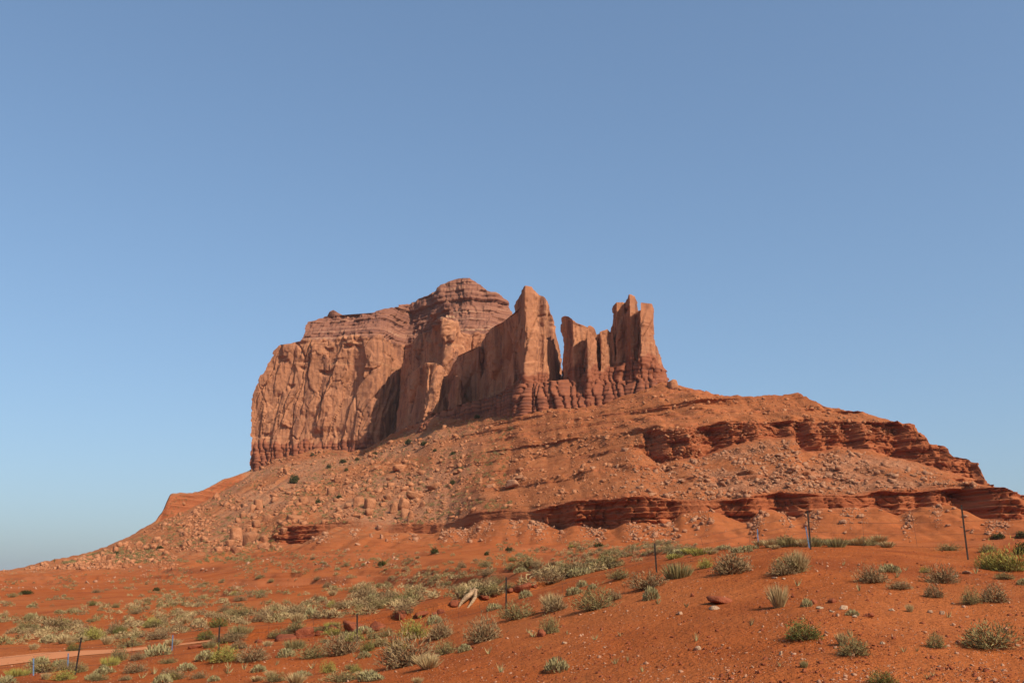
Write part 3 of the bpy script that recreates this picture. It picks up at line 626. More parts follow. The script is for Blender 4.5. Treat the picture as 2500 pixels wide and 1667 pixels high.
def add_boulder(kind, px, py, w_, h_=None, word=None):
    o = put_rock("boulder", kind, px, py, w_, h_)
    size = "huge" if w_ >= 34 else "big" if w_ >= 24 else "middling" if w_ >= 15 else "small"
    colour = {"boulder": "tan", "block": "pinkish grey", "pale": "pale", "red": "red"}[kind]
    band, col = talus_place(px, py)
    things.append((o, f"{word or size} {colour} boulder {band} {col}", px, "boulder", "boulders on the talus slope", 14))
    return o
BOULD = [(1027,1158,20,12),(973,1148,36,13),(1063,1193,34,17),(1007,1215,40,16),(900,1238,36,24),(873,1236,26,26),(983,1240,30,26),(960,1248,22,22),(985,1264,22,26),(1002,1272,18,26),(900,1258,26,18),(740,1228,30,18),(715,1270,40,16),(650,1272,24,20),(805,1208,18,20),(908,1132,14,13),(696,1153,18,13),(642,1340,24,20),(663,1340,15,15),(574,1316,28,30),(608,1328,28,32),(643,1322,20,18),(576,1350,28,17),(268,1366,24,15),(631,1240,26,24),(612,1250,14,22),(668,1224,18,14),(690,1300,16,14),(560,1330,22,14),(530,1345,20,12),(945,1218,18,14),(1030,1235,16,14),(1045,1250,18,12),(920,1200,20,12),(846,1240,20,14),(820,1262,22,12),(766,1246,18,14),(600,1290,20,14),(625,1285,22,18),(590,1262,16,12)]
for (px, py, w_, h_) in BOULD: add_boulder("boulder", px, py, w_, h_)
for (px, py, w_, h_) in ((1250,1188,34,16),(1195,1190,24,10),(1266,1170,24,9),(925,1290,14,11),(906,1312,8,13),(929,1315,9,12),(941,1322,8,8),(872,1330,15,5),(845,1343,15,5),(1370,1302,14,10)): add_boulder("block", px, py, w_, h_)
lone = put_rock("boulder", "boulder", 1643, 949, 25, 24, 0.1)
tag(lone, "lone tan boulder on the skyline ridge right of the twin spires", "boulder")
# more boulders one can pick out, then the uncountable rubble
rr = np.random.default_rng(21)
def lineY(L, px): return np.interp(px, [q[0] for q in L], [q[1] for q in L])
cand = []
while len(cand) < 120:
    px = rr.uniform(430, 1130); lo = lineY(L_TOP, px)+25; hi = lineY(L_1T, px)-6 if px > 690 else 1350
    py = rr.uniform(lo, hi) if hi > lo else None
    if py is None or rr.random() > (0.25+0.75*min(1, (py-lo)/max(40, hi-lo))): continue
    cand.append(("boulder", px, py, rr.choice([10, 11, 13, 16, 19], p=[.3, .3, .2, .15, .05])))
while len(cand) < 215:
    px = rr.normal(1900, 130); 
    if not 1640 < px < 2230: continue
    lo = lineY(L_2F, px)+22; hi = lineY(L_1T, px)-6
    py = rr.uniform(lo, hi); cand.append(("block", px, py, rr.choice([9, 10, 12, 15, 19], p=[.3, .3, .2, .14, .06])))
while len(cand) < 245:
    px = rr.uniform(1560, 2420); lo = lineY(L_1F, px)+8; py = rr.uniform(lo, lo+45); 
    if 1950 < px < 2230 or 1640 < px < 1760 or 2290 < px: cand.append(("block", px, py, rr.choice([9, 11, 14, 18], p=[.4, .3, .2, .1])))
for (k, px, py, w_) in cand: add_boulder(k, float(px), float(py), float(w_), float(w_*rr.uniform(.32, .62)))

BOXV = np.array([(-1,-1,-1),(1,-1,-1),(1,1,-1),(-1,1,-1),(-1,-1,1),(1,-1,1),(1,1,1),(-1,1,1)], float)*0.5
BOXF = np.array([(0,3,2,1),(4,5,6,7),(0,1,5,4),(1,2,6,5),(2,3,7,6),(3,0,4,7)])
def rand_rot(r, n, tilt=0.5):
    a = r.uniform(0, 6.283, n); b = r.normal(0, tilt, n); c = r.normal(0, tilt, n)
    ca, sa, cb, sb, cc, sc = np.cos(a), np.sin(a), np.cos(b), np.sin(b), np.cos(c), np.sin(c); o = np.ones(n); z = np.zeros(n)
    Rz = np.stack([np.stack([ca, -sa, z], -1), np.stack([sa, ca, z], -1), np.stack([z, z, o], -1)], 1)
    Ry = np.stack([np.stack([cb, z, sb], -1), np.stack([z, o, z], -1), np.stack([-sb, z, cb], -1)], 1)
    Rx = np.stack([np.stack([o, z, z], -1), np.stack([z, cc, -sc], -1), np.stack([z, sc, cc], -1)], 1)
    return Rz@Ry@Rx
def scatter_blocks(name, pts, size, mat, seed, flat=(0.22, 0.65), lift=0.2):
    r = np.random.default_rng(seed); n = len(pts); pts = np.array(pts)
    V = BOXV[None]*(1+0.0*r.random((n, 8, 1)))+r.normal(0, 0.10, (n, 8, 3))
    dims = np.stack([np.ones(n), r.uniform(.6, 1.0, n), r.uniform(*flat, n)], -1)*size[:, None]
    V = V*dims[:, None]; V = np.einsum('nij,nkj->nki', rand_rot(r, n), V)+pts[:, None]; V[:, :, 2] += (lift*dims[:, 2])[:, None]
    F = (BOXF[None]+8*np.arange(n)[:, None, None]).reshape(-1, 4)
    o = link(name, mesh_from(name, V.reshape(-1, 3), F), mat); tag(o, kind="stuff"); return o
def rubble(n, pick, seed):
    r = np.random.default_rng(seed); P_, S_ = [], []
    while len(P_) < n:
        q = pick(r)
        if q is None: continue
        x, y, z = drop(q[0], q[1]); P_.append((x, y, z)); S_.append(q[2]/FPX*y)
    return P_, np.array(S_)
def pick_left(r):
    px = r.uniform(60, 1180); lo = (lineY(L_3F, px) if px < 600 else lineY(L_TOP, px))+4; hi = (lineY(L_1T, px)-2 if px > 690 else 1345) if px > 430 else 1390
    if hi <= lo: return None
    py = r.uniform(lo, hi)
    d = float(perlin(px/70.0, py/28.0, seed=80))
    if d < r.uniform(-0.45, 0.25): return None
    if px > 950 and r.random() < (px-950)/260: return None
    return px, py, min(15, 1.9*(1+r.pareto(2.2)))
def pick_right(r):
    px = r.normal(1900, 190) if r.random() < .75 else r.uniform(1480, 2400)
    if not 1300 < px < 2440: return None
    lo = lineY(L_2F, px)+10; hi = lineY(L_1T, px)-3
    if hi <= lo: return None
    py = r.uniform(lo, hi)
    if float(perlin(px/50.0, py/30.0, seed=81)) < r.uniform(-0.5, 0.15): return None
    return px, py, min(15, 1.9*(1+r.pareto(2.1)))
def pick_low(r):
    px = r.uniform(680, 2480); lo = lineY(L_1F, px); py = lo+abs(r.normal(0, 26))
    if py > 1325 or float(perlin(px/45.0, 3.3, seed=82)) < r.uniform(-0.25, 0.3): return None
    return px, py, min(13, 2.3*(1+r.pareto(2.4)))
def pick_up(r):
    px = r.uniform(1050, 2200); lo = lineY(L_TOP, px)+4; py = r.uniform(lo, lineY(L_2T, px)+30)
    return px, py, min(9, 1.9*(1+r.pareto(2.8)))
def pick_mid(r):
    px = r.uniform(1000, 1720); lo = lineY(L_2T, px); py = r.uniform(lo, lineY(L_1T, px)-2)
    if float(perlin(px/60.0, py/40.0, seed=84)) < r.uniform(-0.4, 0.3): return None
    return px, py, min(13, 2.0*(1+r.pareto(2.3)))
for nm, n, pk, mt, sd in (("rubble", 9000, pick_left, M_BOULDER, 31), ("rubble", 4200, pick_right, M_BLOCK, 32), ("rubble", 2200, pick_low, M_BLOCK, 33), ("rubble", 3000, pick_up, M_BOULDER, 34), ("rubble", 2600, pick_mid, M_BOULDER, 36)):
    P_, S_ = rubble(n, pk, sd); scatter_blocks(nm, P_, S_, mt, sd)
def pick_valley(r):
    px = r.uniform(0, 1000); py = r.uniform(1350, 1440)
    if float(perlin(px/60.0, py/22.0, seed=83)) < r.uniform(0.0, 0.5): return None
    return px, py, min(9, 1.6*(1+r.pareto(2.2)))
P_, S_ = rubble(600, pick_valley, 35); scatter_blocks("pale_rubble", P_, S_, M_TANPEB, 35)
# gravel near the camera
def gravel(n, seed, pale):
    r = np.random.default_rng(seed); P_, S_ = [], []
    while len(P_) < n:
        px = r.uniform(-40, 2540); py = 1690-(1690-1325)*r.random()**1.2
        if py < lineY(L_CREST, px)+3: continue
        if float(perlin(px/120.0, py/50.0, seed=seed)) < r.uniform(-0.5, 0.5): continue
        x, y, z = drop(px, py)
        if y > 60: continue
        P_.append((x, y, z)); S_.append(min(0.07, 0.0125*(1+r.pareto(2.3))))
    return P_, np.array(S_)
P_, S_ = gravel(9000, 41, False); scatter_blocks("gravel", P_, S_, M_REDROCK, 41, lift=0.1)
P_, S_ = gravel(5000, 42, True); scatter_blocks("pale_gravel", P_, S_, M_TANPEB, 42, lift=0.1)

POSTX = [182, 530, 869, 1234, 1600, 1977, 2361]
NUM = ["first", "second", "third", "fourth", "fifth", "sixth", "seventh"]
def fence_place(px, y):
    fy = np.interp(px, [q[0] for q in L_FENCE], [q[2] for q in L_FENCE])
    side_ = "in front of" if y < fy-0.3 else "behind"
    k = int(np.searchsorted(POSTX, px))
    bay = "left of first fence post" if k == 0 else "right of seventh fence post" if k == 7 else f"between {NUM[k-1]} and {NUM[k]} fence posts"
    if y > 75: return f"far {side_} fence, {bay.replace('fence ', '')}"
    return f"{side_} fence, {bay.replace('fence ', '')}"
# foreground stones
STONE = [("pale",2059,1486,20,9),("pale",2086,1506,13,6),("pale",2174,1490,13,6),("pale",2270,1495,15,6),("pale",2297,1499,11,8),("pale",1742,1486,22,8),("pale",1661,1499,11,8),("pale",1703,1585,20,10),("pale",1904,1598,8,9),("pale",2151,1571,11,6),("pale",2046,1596,9,7),("pale",1889,1411,14,5),("pale",1912,1413,10,4),("pale",2000,1485,18,6),("pale",2030,1493,14,5),("pale",1378,1570,13,7),("pale",2360,1400,24,7),("pale",2330,1408,16,5),
    ("red",2117,1505,26,9),("red",1759,1470,46,16),("red",2032,1470,26,12),("red",1987,1473,16,12),("red",1320,1552,22,16),("red",1690,1455,12,8),
    ("red",1273,1441,48,22),("red",1340,1420,16,11),("red",1300,1432,18,12),("red",1244,1444,15,10),("red",1206,1454,14,10),("red",1183,1461,24,9),("red",1026,1503,34,15),("red",976,1507,27,19),("red",1075,1497,18,12),("red",1106,1476,24,13),("red",1060,1500,14,8),("red",919,1537,46,24),("red",865,1542,52,26),("red",811,1542,24,20),("red",742,1556,42,24),("red",700,1562,50,14),("red",890,1545,20,12),("red",780,1550,26,12),("red",631,1568,26,9),("red",540,1563,22,12),("red",475,1582,30,9),("red",525,1570,22,9),("red",660,1570,18,9)]
for (k, px, py, w_, h_) in STONE:
    o = put_rock("stone", k, px, py, w_, h_, 0.25, 0.3)
    shape = ("pale flat stone" if k == "pale" else "rusty red rock"); size = "big" if w_ > 30 else "little" if w_ < 14 else ""
    things.append((o, f"{size} {shape} {fence_place(px, o['_y'])}".strip(), px, "stone", "stones lying on the red soil", 14))

# ================================================================== PLANTS
def blades(r, base, tip, width, bend=0.15):
    """thin tapering leaves: arrays of foot and tip -> vertices, triangles"""
    n = len(base); d = tip-base; L = np.linalg.norm(d, axis=1, keepdims=True)+1e-6
    sd = np.cross(d, r.normal(size=(n, 3))); sd /= np.linalg.norm(sd, axis=1, keepdims=True)+1e-6
    mid = base+d*0.55+bend*L*np.array([0, 0, 1.0])*0.5; wv = sd*np.asarray(width).reshape(-1, 1)
    V = np.stack([base-wv*.5, base+wv*.5, mid+wv*.45, mid-wv*.45, tip], 1)
    F = np.array([(0, 1, 2), (0, 2, 3), (3, 2, 4)])[None]+5*np.arange(n)[:, None, None]
    return V.reshape(-1, 3), F.reshape(-1, 3)
def dome(r, n, h, lump=0.25, shell=0.5):
    """points through a lumpy dome of unit width"""
    v = r.normal(size=(n, 3)); v[:, 2] = np.abs(v[:, 2])*0.9+0.02; v /= np.linalg.norm(v, axis=1, keepdims=True)
    ph = r.uniform(0, 6.28, 3)
    az = np.arctan2(v[:, 1], v[:, 0]); rad_ = 0.5*(1+lump*(0.5*np.sin(2*az+ph[0])+0.5*np.sin(3*az+ph[1])*v[:, 2]+0.4*np.sin(5*az+ph[2]+4*v[:, 2])))
    q = shell+(1-shell)*r.random(n)**0.6
    return v*(rad_*q)[:, None]*np.array([1, 1, 2*h]), v
def make_plant(kind, seed):
    r = np.random.default_rng(seed); parts = {}
    if kind in ('sage', 'olive', 'green', 'yellow'):
        h = {'sage': .58, 'olive': .6, 'green': .55, 'yellow': .55}[kind]
        t, v = dome(r, 110, h, shell=.75); b = t*0.05*r.random((110, 1)); b[:, 2] = -0.03
        parts['stems'] = (blades(r, b, t*0.92, 0.016*np.ones(110), -0.15), P['twig'])
        n = 1300; t, v = dome(r, n, h, .4, .4); L = r.uniform(.05, .13, n)[:, None]; out_ = r.random(n) < .1; t[out_] *= r.uniform(1.05, 1.35, (out_.sum(), 1))
        dirn = v+r.normal(0, .55, (n, 3))+np.array([0, 0, .35]); dirn /= np.linalg.norm(dirn, axis=1, keepdims=True)
        t[:, 2] = np.maximum(t[:, 2], 0.0)
        parts['foliage'] = (blades(r, t-dirn*L*.6, t+dirn*L*.5, r.uniform(.010, .020, n), .05), P[kind])
    elif kind == 'straw':
        n = 420; a = r.uniform(0, 6.28, n); sp = r.random(n)**.7*.42; L = r.uniform(.55, 1.0, n)
        b = np.stack([np.cos(a)*sp*.35, np.sin(a)*sp*.35, -0.03*np.ones(n)], -1)
        t = np.stack([np.cos(a)*sp*1.15+.04, np.sin(a)*sp*1.15, L*(1-.5*sp)], -1)
        parts['blades'] = (blades(r, b, t, r.uniform(.010, .016, n), .12), P['straw'])
    elif kind == 'grass':
        n = 420; a = r.uniform(0, 6.28, n); sp = r.random(n)**.6*.5; L = r.uniform(.3, .62, n)
        b = np.stack([np.cos(a)*sp*.6, np.sin(a)*sp*.6, -0.03*np.ones(n)], -1)
        t = np.stack([np.cos(a)*sp*1.05, np.sin(a)*sp*1.05, L*(1-.5*sp)], -1)
        parts['blades'] = (blades(r, b, t, r.uniform(.010, .02, n), .12), P['yellow' if seed % 2 else 'olive'])
    elif kind == 'silver':
        n = 340; t, v = dome(r, n, .5, .15, .7); t[:, 2] = np.abs(t[:, 2])
        L = r.uniform(.10, .2, n)[:, None]; d = v*0.7+np.array([0, 0, .8])+r.normal(0, .25, (n, 3)); d /= np.linalg.norm(d, axis=1, keepdims=True)
        parts['foliage'] = (blades(r, t-d*L, t+d*L*.2, r.uniform(.03, .045, n), .0), P['silver'])
        tt, v = dome(r, 40, .45, .1, .7); parts['stems'] = (blades(r, tt*0.03-np.array([0, 0, .03]), tt*.85, .02*np.ones(40), 0), P['twig'])
    elif kind == 'sprout':
        n = 11; a = r.uniform(0, 6.28, n); sp = r.uniform(.15, .5, n)
        b = np.stack([np.cos(a)*.03, np.sin(a)*.03, -.04*np.ones(n)], -1); t = np.stack([np.cos(a)*sp, np.sin(a)*sp, r.uniform(.4, .85, n)], -1)
        parts['blades'] = (blades(r, b, t, .06*np.ones(n), -.15), P['silver'])
    elif kind == 'juniper':
        n = 700; t, v = dome(r, n, .85, .3, .35); t[:, 2] = np.abs(t[:, 2])+.05; d = v+r.normal(0, .6, (n, 3)); d /= np.linalg.norm(d, axis=1, keepdims=True)
        parts['foliage'] = (blades(r, t-d*.06, t+d*.07, r.uniform(.04, .07, n), 0), P['juniper'])
        tt, v = dome(r, 14, .7, .1, .7); parts['trunk'] = (blades(r, tt*0.04-np.array([0, 0, .08]), tt, .05*np.ones(14), 0), P['twig'])
    out = []
    for nm, ((V, F), mt) in parts.items():
        m = mesh_from(kind+"_"+nm, V, F); m.materials.append(mt); out.append((nm, m))
    return out
KINDS = {}
for k, nv in (('sage', 4), ('olive', 4), ('green', 3), ('yellow', 3), ('straw', 2), ('grass', 4), ('silver', 4), ('sprout', 3), ('juniper', 3)):
    KINDS[k] = [make_plant(k, 500+10*len(k)+q) for q in range(nv)]
HN = {'sage': .60, 'olive': .62, 'green': .58, 'yellow': .58, 'straw': .9, 'grass': .55, 'silver': .55, 'sprout': .8, 'juniper': .9}
NAMES = {'sage': 'sagebrush', 'olive': 'shrub', 'green': 'shrub', 'yellow': 'rabbitbrush', 'straw': 'dry_tussock', 'grass': 'tussock', 'silver': 'saltbush', 'sprout': 'seedling', 'juniper': 'juniper_bush'}
WORDS = {'sage': 'grey brown sagebrush', 'olive': 'olive shrub', 'green': 'dark green shrub', 'yellow': 'yellow green shrub', 'straw': 'straw coloured tussock', 'grass': 'green grassy tussock', 'silver': 'silvery shrub', 'sprout': 'tiny pale sprout', 'juniper': 'dark green bush'}
CATS = {'sage': 'shrub', 'olive': 'shrub', 'green': 'shrub', 'yellow': 'shrub', 'straw': 'tussock', 'grass': 'tussock', 'silver': 'shrub', 'sprout': 'plant', 'juniper': 'bush'}
def plant(kind, px, py, wpx, hpx=None, big=True):
    x, y, z = drop(px, py); s = wpx/FPX*y*1.16; v = random.choice(KINDS[kind])
    hs = s if hpx is None else (hpx/FPX*y*1.05)/HN[kind]
    e = empty(NAMES[kind], (x, y, z)); e.rotation_euler = (0, 0, random.uniform(0, 6.28)); e.scale = (s, s*random.uniform(.85, 1.1), hs)
    for nm, m in v:
        c = bpy.data.objects.new(nm, m); COL.objects.link(c); c.parent = e
    return e, y
SIZES = lambda w_: "big" if w_ >= 60 else "small" if w_ < 30 else ""
PL = [('sage',991,1625,126,72),('straw',1045,1631,84,36),('yellow',1010,1557,66,42),('sage',1075,1557,62,40),('olive',1083,1596,44,32),('sage',1178,1565,82,54),('silver',1133,1589,34,20),('olive',1340,1545,42,38),('silver',1358,1636,54,34),('olive',1260,1510,72,38),('straw',1348,1489,62,44),('sage',1352,1491,66,30),('olive',1450,1488,76,50),('sage',1497,1464,38,22),('silver',1588,1462,46,34),('grass',1652,1410,78,40),('sage',1580,1436,84,38),('olive',1508,1413,56,24),('silver',1400,1450,42,20),('silver',1420,1432,24,18),('silver',1447,1437,24,14),('silver',1412,1404,52,22),('silver',1282,1458,36,20),('silver',1205,1488,36,18),('olive',1205,1447,26,22),('olive',1130,1458,42,24),('olive',1284,1384,58,26),('sage',1311,1384,26,16),('olive',1184,1384,28,18),('sage',1127,1386,24,16),('sage',891,1463,58,34),('sage',949,1470,50,30),('olive',922,1485,42,20),('sage',987,1497,50,26),('silver',1060,1522,36,24),('sage',830,1486,40,22),('yellow',808,1482,22,16),('sage',838,1597,88,48),('green',896,1589,30,24),('olive',941,1553,30,20),('olive',911,1558,36,16),('yellow',800,1641,30,26),('olive',838,1664,78,26),('olive',941,1431,24,12),
    ('sage',1788,1399,92,54),('yellow',1722,1386,32,24),('straw',1948,1396,66,54),('olive',1932,1396,74,40),('sage',1912,1402,64,32),('straw',1900,1482,64,58),('sage',2126,1421,70,38),('silver',2170,1396,48,22),('sage',2197,1437,54,20),('sage',2298,1422,70,40),('yellow',2256,1397,22,14),('sage',2277,1458,46,32),('olive',2370,1474,44,36),('sage',2428,1469,66,40),('yellow',2420,1390,64,48),('yellow',2470,1393,80,54),('juniper',2495,1352,34,26),('silver',2495,1427,30,18),('olive',2450,1413,44,16),('olive',2416,1580,114,54),('green',1960,1560,82,42),('straw',2056,1574,34,32),('olive',2084,1599,72,42),('olive',2284,1580,42,32),('straw',2220,1493,24,20),('grass',1962,1628,20,18),('green',2155,1672,60,32),('silver',1968,1480,28,22),('silver',2078,1501,28,16),('sprout',2098,1442,28,22),('olive',2411,1347,40,18),('olive',2316,1344,50,16),
    ('silver',758,1507,36,28),('olive',589,1503,60,24),('yellow',547,1614,60,38),('silver',501,1609,48,24),('sage',616,1613,66,34),('silver',696,1602,44,22),('olive',761,1606,58,30),('straw',720,1670,60,30),('silver',383,1599,60,30),('olive',314,1578,58,22),('yellow',226,1561,46,30),('sage',383,1560,58,26),('green',176,1588,32,16),('straw',80,1585,30,16),('olive',290,1611,38,30),('olive',96,1641,66,30),('straw',107,1658,30,18),('silver',253,1643,48,16),('silver',394,1667,44,24),('silver',628,1638,40,18),('sprout',555,1643,36,16),('sage',134,1537,78,30),('olive',65,1537,46,20),('green',501,1560,46,20),('silver',12,1667,42,20),('olive',190,1640,40,22),('grass',40,1650,60,20),('sage',330,1640,50,22)]
for (k, px, py, w_, h_) in PL:
    e, y = plant(k, px, py, w_, h_)
    things.append((e, f"{SIZES(w_)} {WORDS[k]} {fence_place(px, y)}".strip(), px, CATS[k], "desert plants on the red slope", 14))
rq = np.random.default_rng(78); nq = 0
while nq < 62:                                   # the thick brush low on the left
    px = rq.uniform(0, 1020); lo = max(1530, lineY(L_CREST, px)-12); py = rq.uniform(lo, 1668)
    if any(abs(px-q[1]) < 0.55*q[3] and abs(py-q[2]) < 0.5*q[4] for q in PL) or abs(py-1600+px*0.05) < 14 and px < 300: continue
    k = rq.choice(['olive', 'sage', 'silver', 'yellow', 'straw', 'grass'], p=[.3, .22, .16, .1, .12, .1]); w_ = rq.uniform(22, 58)
    e, y = plant(k, px, py, w_, w_*rq.uniform(.35, .5)); nq += 1
    things.append((e, f"{SIZES(w_)} {WORDS[k]} {fence_place(px, y)}".strip(), px, CATS[k], "desert plants on the red slope", 14))
# grass along the crest of the near slope, seedlings on the bare soil
rp = np.random.default_rng(77)
for q in range(26):
    px = 1640+q*21+rp.uniform(-9, 9); k = rp.choice(['straw', 'olive', 'silver', 'grass', 'olive']); w_ = rp.uniform(34, 60)
    e, y = plant(k, px, lineY(L_CREST, px)+rp.uniform(2, 14), w_, w_*rp.uniform(.28, .45))
    things.append((e, f"{WORDS[k]} along the crest of the near slope", px, CATS[k], "tufts along the crest of the near slope", 20))
for q in range(46):
    px = rp.uniform(1180, 2450) if q < 34 else rp.uniform(300, 1000); py = rp.uniform(lineY(L_FENCE, px)+25, 1660)
    w_ = rp.uniform(14, 28); e, y = plant('sprout', px, py, w_, w_*rp.uniform(.6, .9))
    things.append((e, f"{WORDS['sprout']} {fence_place(px, y)}", px, "plant", "seedlings on the bare red soil", 20))
# shrubs of the valley floor and of the talus that one can still pick out
nfar = 0
while nfar < 112:
    px = rp.uniform(0, 1560); lo = lineY(L_TFOOT, px)+6; hi = lineY(L_CREST, px)-2
    if hi < lo+4: continue
    py = lo+(hi-lo)*rp.random()**0.7
    if float(perlin(px/110.0, py/26.0, seed=90)) < rp.uniform(-0.35, 0.3): continue
    y = drop(px, py)[1]; w_ = rp.uniform(.7, 1.5)/y*FPX; k = rp.choice(['sage', 'olive', 'silver', 'yellow', 'green', 'straw'], p=[.32, .34, .14, .08, .06, .06])
    e, y = plant(k, px, py, w_, w_*rp.uniform(.35, .55)); nfar += 1
    things.append((e, f"{'wide' if w_ >= 30 else 'small' if w_ < 16 else ''} {WORDS[k]} {fence_place(px, y)}".strip(), px, CATS[k], "shrubs of the valley floor", 20))
JUN = [(715,1180,18,20),(722,1172,14,12),(1035,1088,20,12),(995,1085,18,14),(1013,1033,26,8),(835,1130,16,10),(870,1124,12,8),(915,1112,14,9),(800,1143,10,10),(845,1150,9,8),(1104,1184,14,14),(897,1198,10,9),(825,1216,14,8),(762,1112,8,6),(1060,1102,10,7),(1103,1110,10,9),(388,1342,16,11),(282,1355,14,10),(62,1450,26,10),(382,1442,14,9),(1165,1022,14,10),(775,1230,12,12),(2435,1315,26,14),(2492,1312,24,16),(1460,1334,20,9),(1058,1351,20,13),(1242,1345,16,10),(930,1381,22,12),(1185,1355,12,8),(640,1240,10,8)]
for (px, py, w_, h_) in JUN:
    e, y = plant('juniper', px, py, w_, h_); band, col = talus_place(px, py)
    things.append((e, f"{WORDS['juniper']} {band} {col}" if py < 1345 else f"{WORDS['juniper']} {fence_place(px, y)}", px, "bush", "dark bushes on the slopes", 14))
# the rest of the scrub is a mass: one object
def scrub(n, pick, mat, seed):
    r = np.random.default_rng(seed); Vs, Fs = [], []; off = 0
    while n > 0:
        q = pick(r)
        if q is None: continue
        n -= 1
        x, y, z = drop(q[0], q[1]); s = q[2]; k = 70
        t, v = dome(r, k, .5, .2, .6); d = v+r.normal(0, .5, (k, 3)); d /= np.linalg.norm(d, axis=1, keepdims=True); t[:, 2] = np.abs(t[:, 2])
        sd = np.cross(d, r.normal(size=(k, 3))); sd /= np.linalg.norm(sd, axis=1, keepdims=True)+1e-6; wv = sd*(r.uniform(.04, .075, k)*s)[:, None]*.5
        b_ = (t-d*.13)*s; V = np.stack([b_-wv, b_+wv, (t+d*.15)*s], 1).reshape(-1, 3); F = np.arange(3*k).reshape(-1, 3)
        Vs.append(V+np.array([x, y, z])); Fs.append(F+off); off += len(V)
    o = link("scrub", mesh_from("scrub", np.concatenate(Vs), np.concatenate(Fs)), mat); tag(o, kind="stuff")
def pick_scrub(r):
    px = r.uniform(-20, 1700); lo = lineY(L_TFOOT, px)-4; hi = lineY(L_CREST, px)-6
    if hi < lo: return None
    py = lo+(hi-lo)*r.random()**1.1
    if float(perlin(px/90.0, py/14.0, seed=91))+0.5*float(perlin(px/300.0, py/40.0, seed=92)) < r.uniform(-0.2, 0.4): return None
    return px, py, r.uniform(.35, 1.1)
def pick_tscrub(r):
    px = r.uniform(60, 1250); lo = lineY(L_TOP, px)+8; hi = 1375 if px < 690 else lineY(L_1T, px)
    if hi < lo: return None
    py = r.uniform(lo, hi)
    if float(perlin(px/60.0, py/30.0, seed=93)) < r.uniform(-0.3, 0.3): return None
    return px, py, r.uniform(.7, 2.1)
scrub(1000, pick_scrub, P['sage'], 51); scrub(900, pick_scrub, P['olive'], 52); scrub(900, pick_scrub, P['straw'], 53); scrub(2200, pick_tscrub, P['olive'], 54); scrub(300, pick_tscrub, P['green'], 55)

# ================================================================== FENCE, STAKES, WOOD, TRACK
def mat_plain(name, col, rough=0.6, metal=0.0, var=0.3):
    s = NT(name, rough); s.b.inputs["Metallic"].default_value = metal
    n = s.noise(s.pos(), 14.0, 4, 0.7); return s.out(s.mix(s.val(n, 0.35, 0.7), col, tuple(c*(1-var) for c in col)))
M_POST = mat_plain("weathered_steel", (0.055, 0.040, 0.033), 0.75, 0.2, 0.5); M_WIRE = mat_plain("rusty_wire", (0.10, 0.075, 0.065), 0.6, 0.4)
M_BLUE = mat_plain("faded_blue_paint", (0.14, 0.215, 0.33), 0.6, 0.0, 0.25); M_WOOD = mat_plain("bleached_wood", (0.43, 0.275, 0.155), 0.9, 0.0, 0.6)
M_TRACK = mat_plain("packed_sand", (0.50, 0.19, 0.082), 0.95, 0.0, 0.15)
def tee(h, wd, th):
    """steel tee post: flange, web and studs, unit up +z from the ground"""
    c = [(-wd/2, 0), (wd/2, 0), (wd/2, th), (th/2, th), (th/2, wd*.9), (-th/2, wd*.9), (-th/2, th), (-wd/2, th)]
    V = [(x, y, z) for z in (-.35, h) for (x, y) in c]; n = len(c)
    F = [(k, (k+1) % n, n+(k+1) % n, n+k) for k in range(n)]+[tuple(range(n-1, -1, -1)), tuple(range(n, 2*n))]
    z = .15
    while z < h-.05:
        b = len(V)
        for dz in (0, .02):
            for (x, y) in ((-.008, -.012), (.008, -.012), (.008, 0.001), (-.008, 0.001)): V.append((x, y, z+dz))
        F += [(b, b+1, b+5, b+4), (b+1, b+2, b+6, b+5), (b+3, b, b+4, b+7), (b+4, b+5, b+6, b+7), (b+3, b+2, b+1, b)]
        z += .055*2
    m = bpy.data.meshes.new("post"); m.from_pydata(V, [], F); return m
def tube(pts, rads, sides=8, cap=True):
    pts = np.array(pts, float); n = len(pts); V = []
    for k in range(n):
        t = pts[min(k+1, n-1)]-pts[max(k-1, 0)]; t /= np.linalg.norm(t)+1e-9
        a = np.cross(t, [0.13, 0.2, 0.97]); a /= np.linalg.norm(a)+1e-9; b = np.cross(t, a)
        for q in range(sides):
            an = 2*math.pi*q/sides; V.append(pts[k]+rads[k]*(math.cos(an)*a+math.sin(an)*b))
    F = [(k*sides+q, k*sides+(q+1) % sides, (k+1)*sides+(q+1) % sides, (k+1)*sides+q) for k in range(n-1) for q in range(sides)]
    if cap: F += [tuple(range(sides-1, -1, -1)), tuple(range((n-1)*sides, n*sides))]
    return [tuple(v) for v in V], F
def tube_mesh(name, runs, mat):
    V, F = [], []
    for pts, rads, sd in runs:
        v, f = tube(pts, rads, sd); o = len(V); V += v; F += [tuple(i+o for i in q) for q in f]
    m = bpy.data.meshes.new(name); m.from_pydata(V, [], F); m.materials.append(mat); return m
pbase = [drop(px, py) for px, py in ((182,1647),(530,1597),(869,1571),(1234,1497),(1600,1397),(1977,1341),(2361,1366))]
ptop = [(198,1555),(536,1527),(872,1497),(1236,1408),(1598,1325),(1971,1246),(2347,1232)]
fence = empty("wire_fence", pbase[3]); tag(fence, "dark steel post and wire fence crossing the near red slope", "fence")
heads = []
for k, (x, y, z) in enumerate(pbase):
    tx, ty, tz = at(ptop[k][0], ptop[k][1], y); v = np.array([float(tx)-x, 0.0, float(tz)-z]); h = float(np.linalg.norm(v))
    o = link("post", tee(h, .055, .009), M_POST, fence); o.location = (x-pbase[3][0], y-pbase[3][1], z-pbase[3][2])
    o.rotation_euler = (random.uniform(-.03, .03), math.atan2(v[0], v[2]), random.uniform(-.2, .2)); heads.append((np.array([x, y, z]), v))
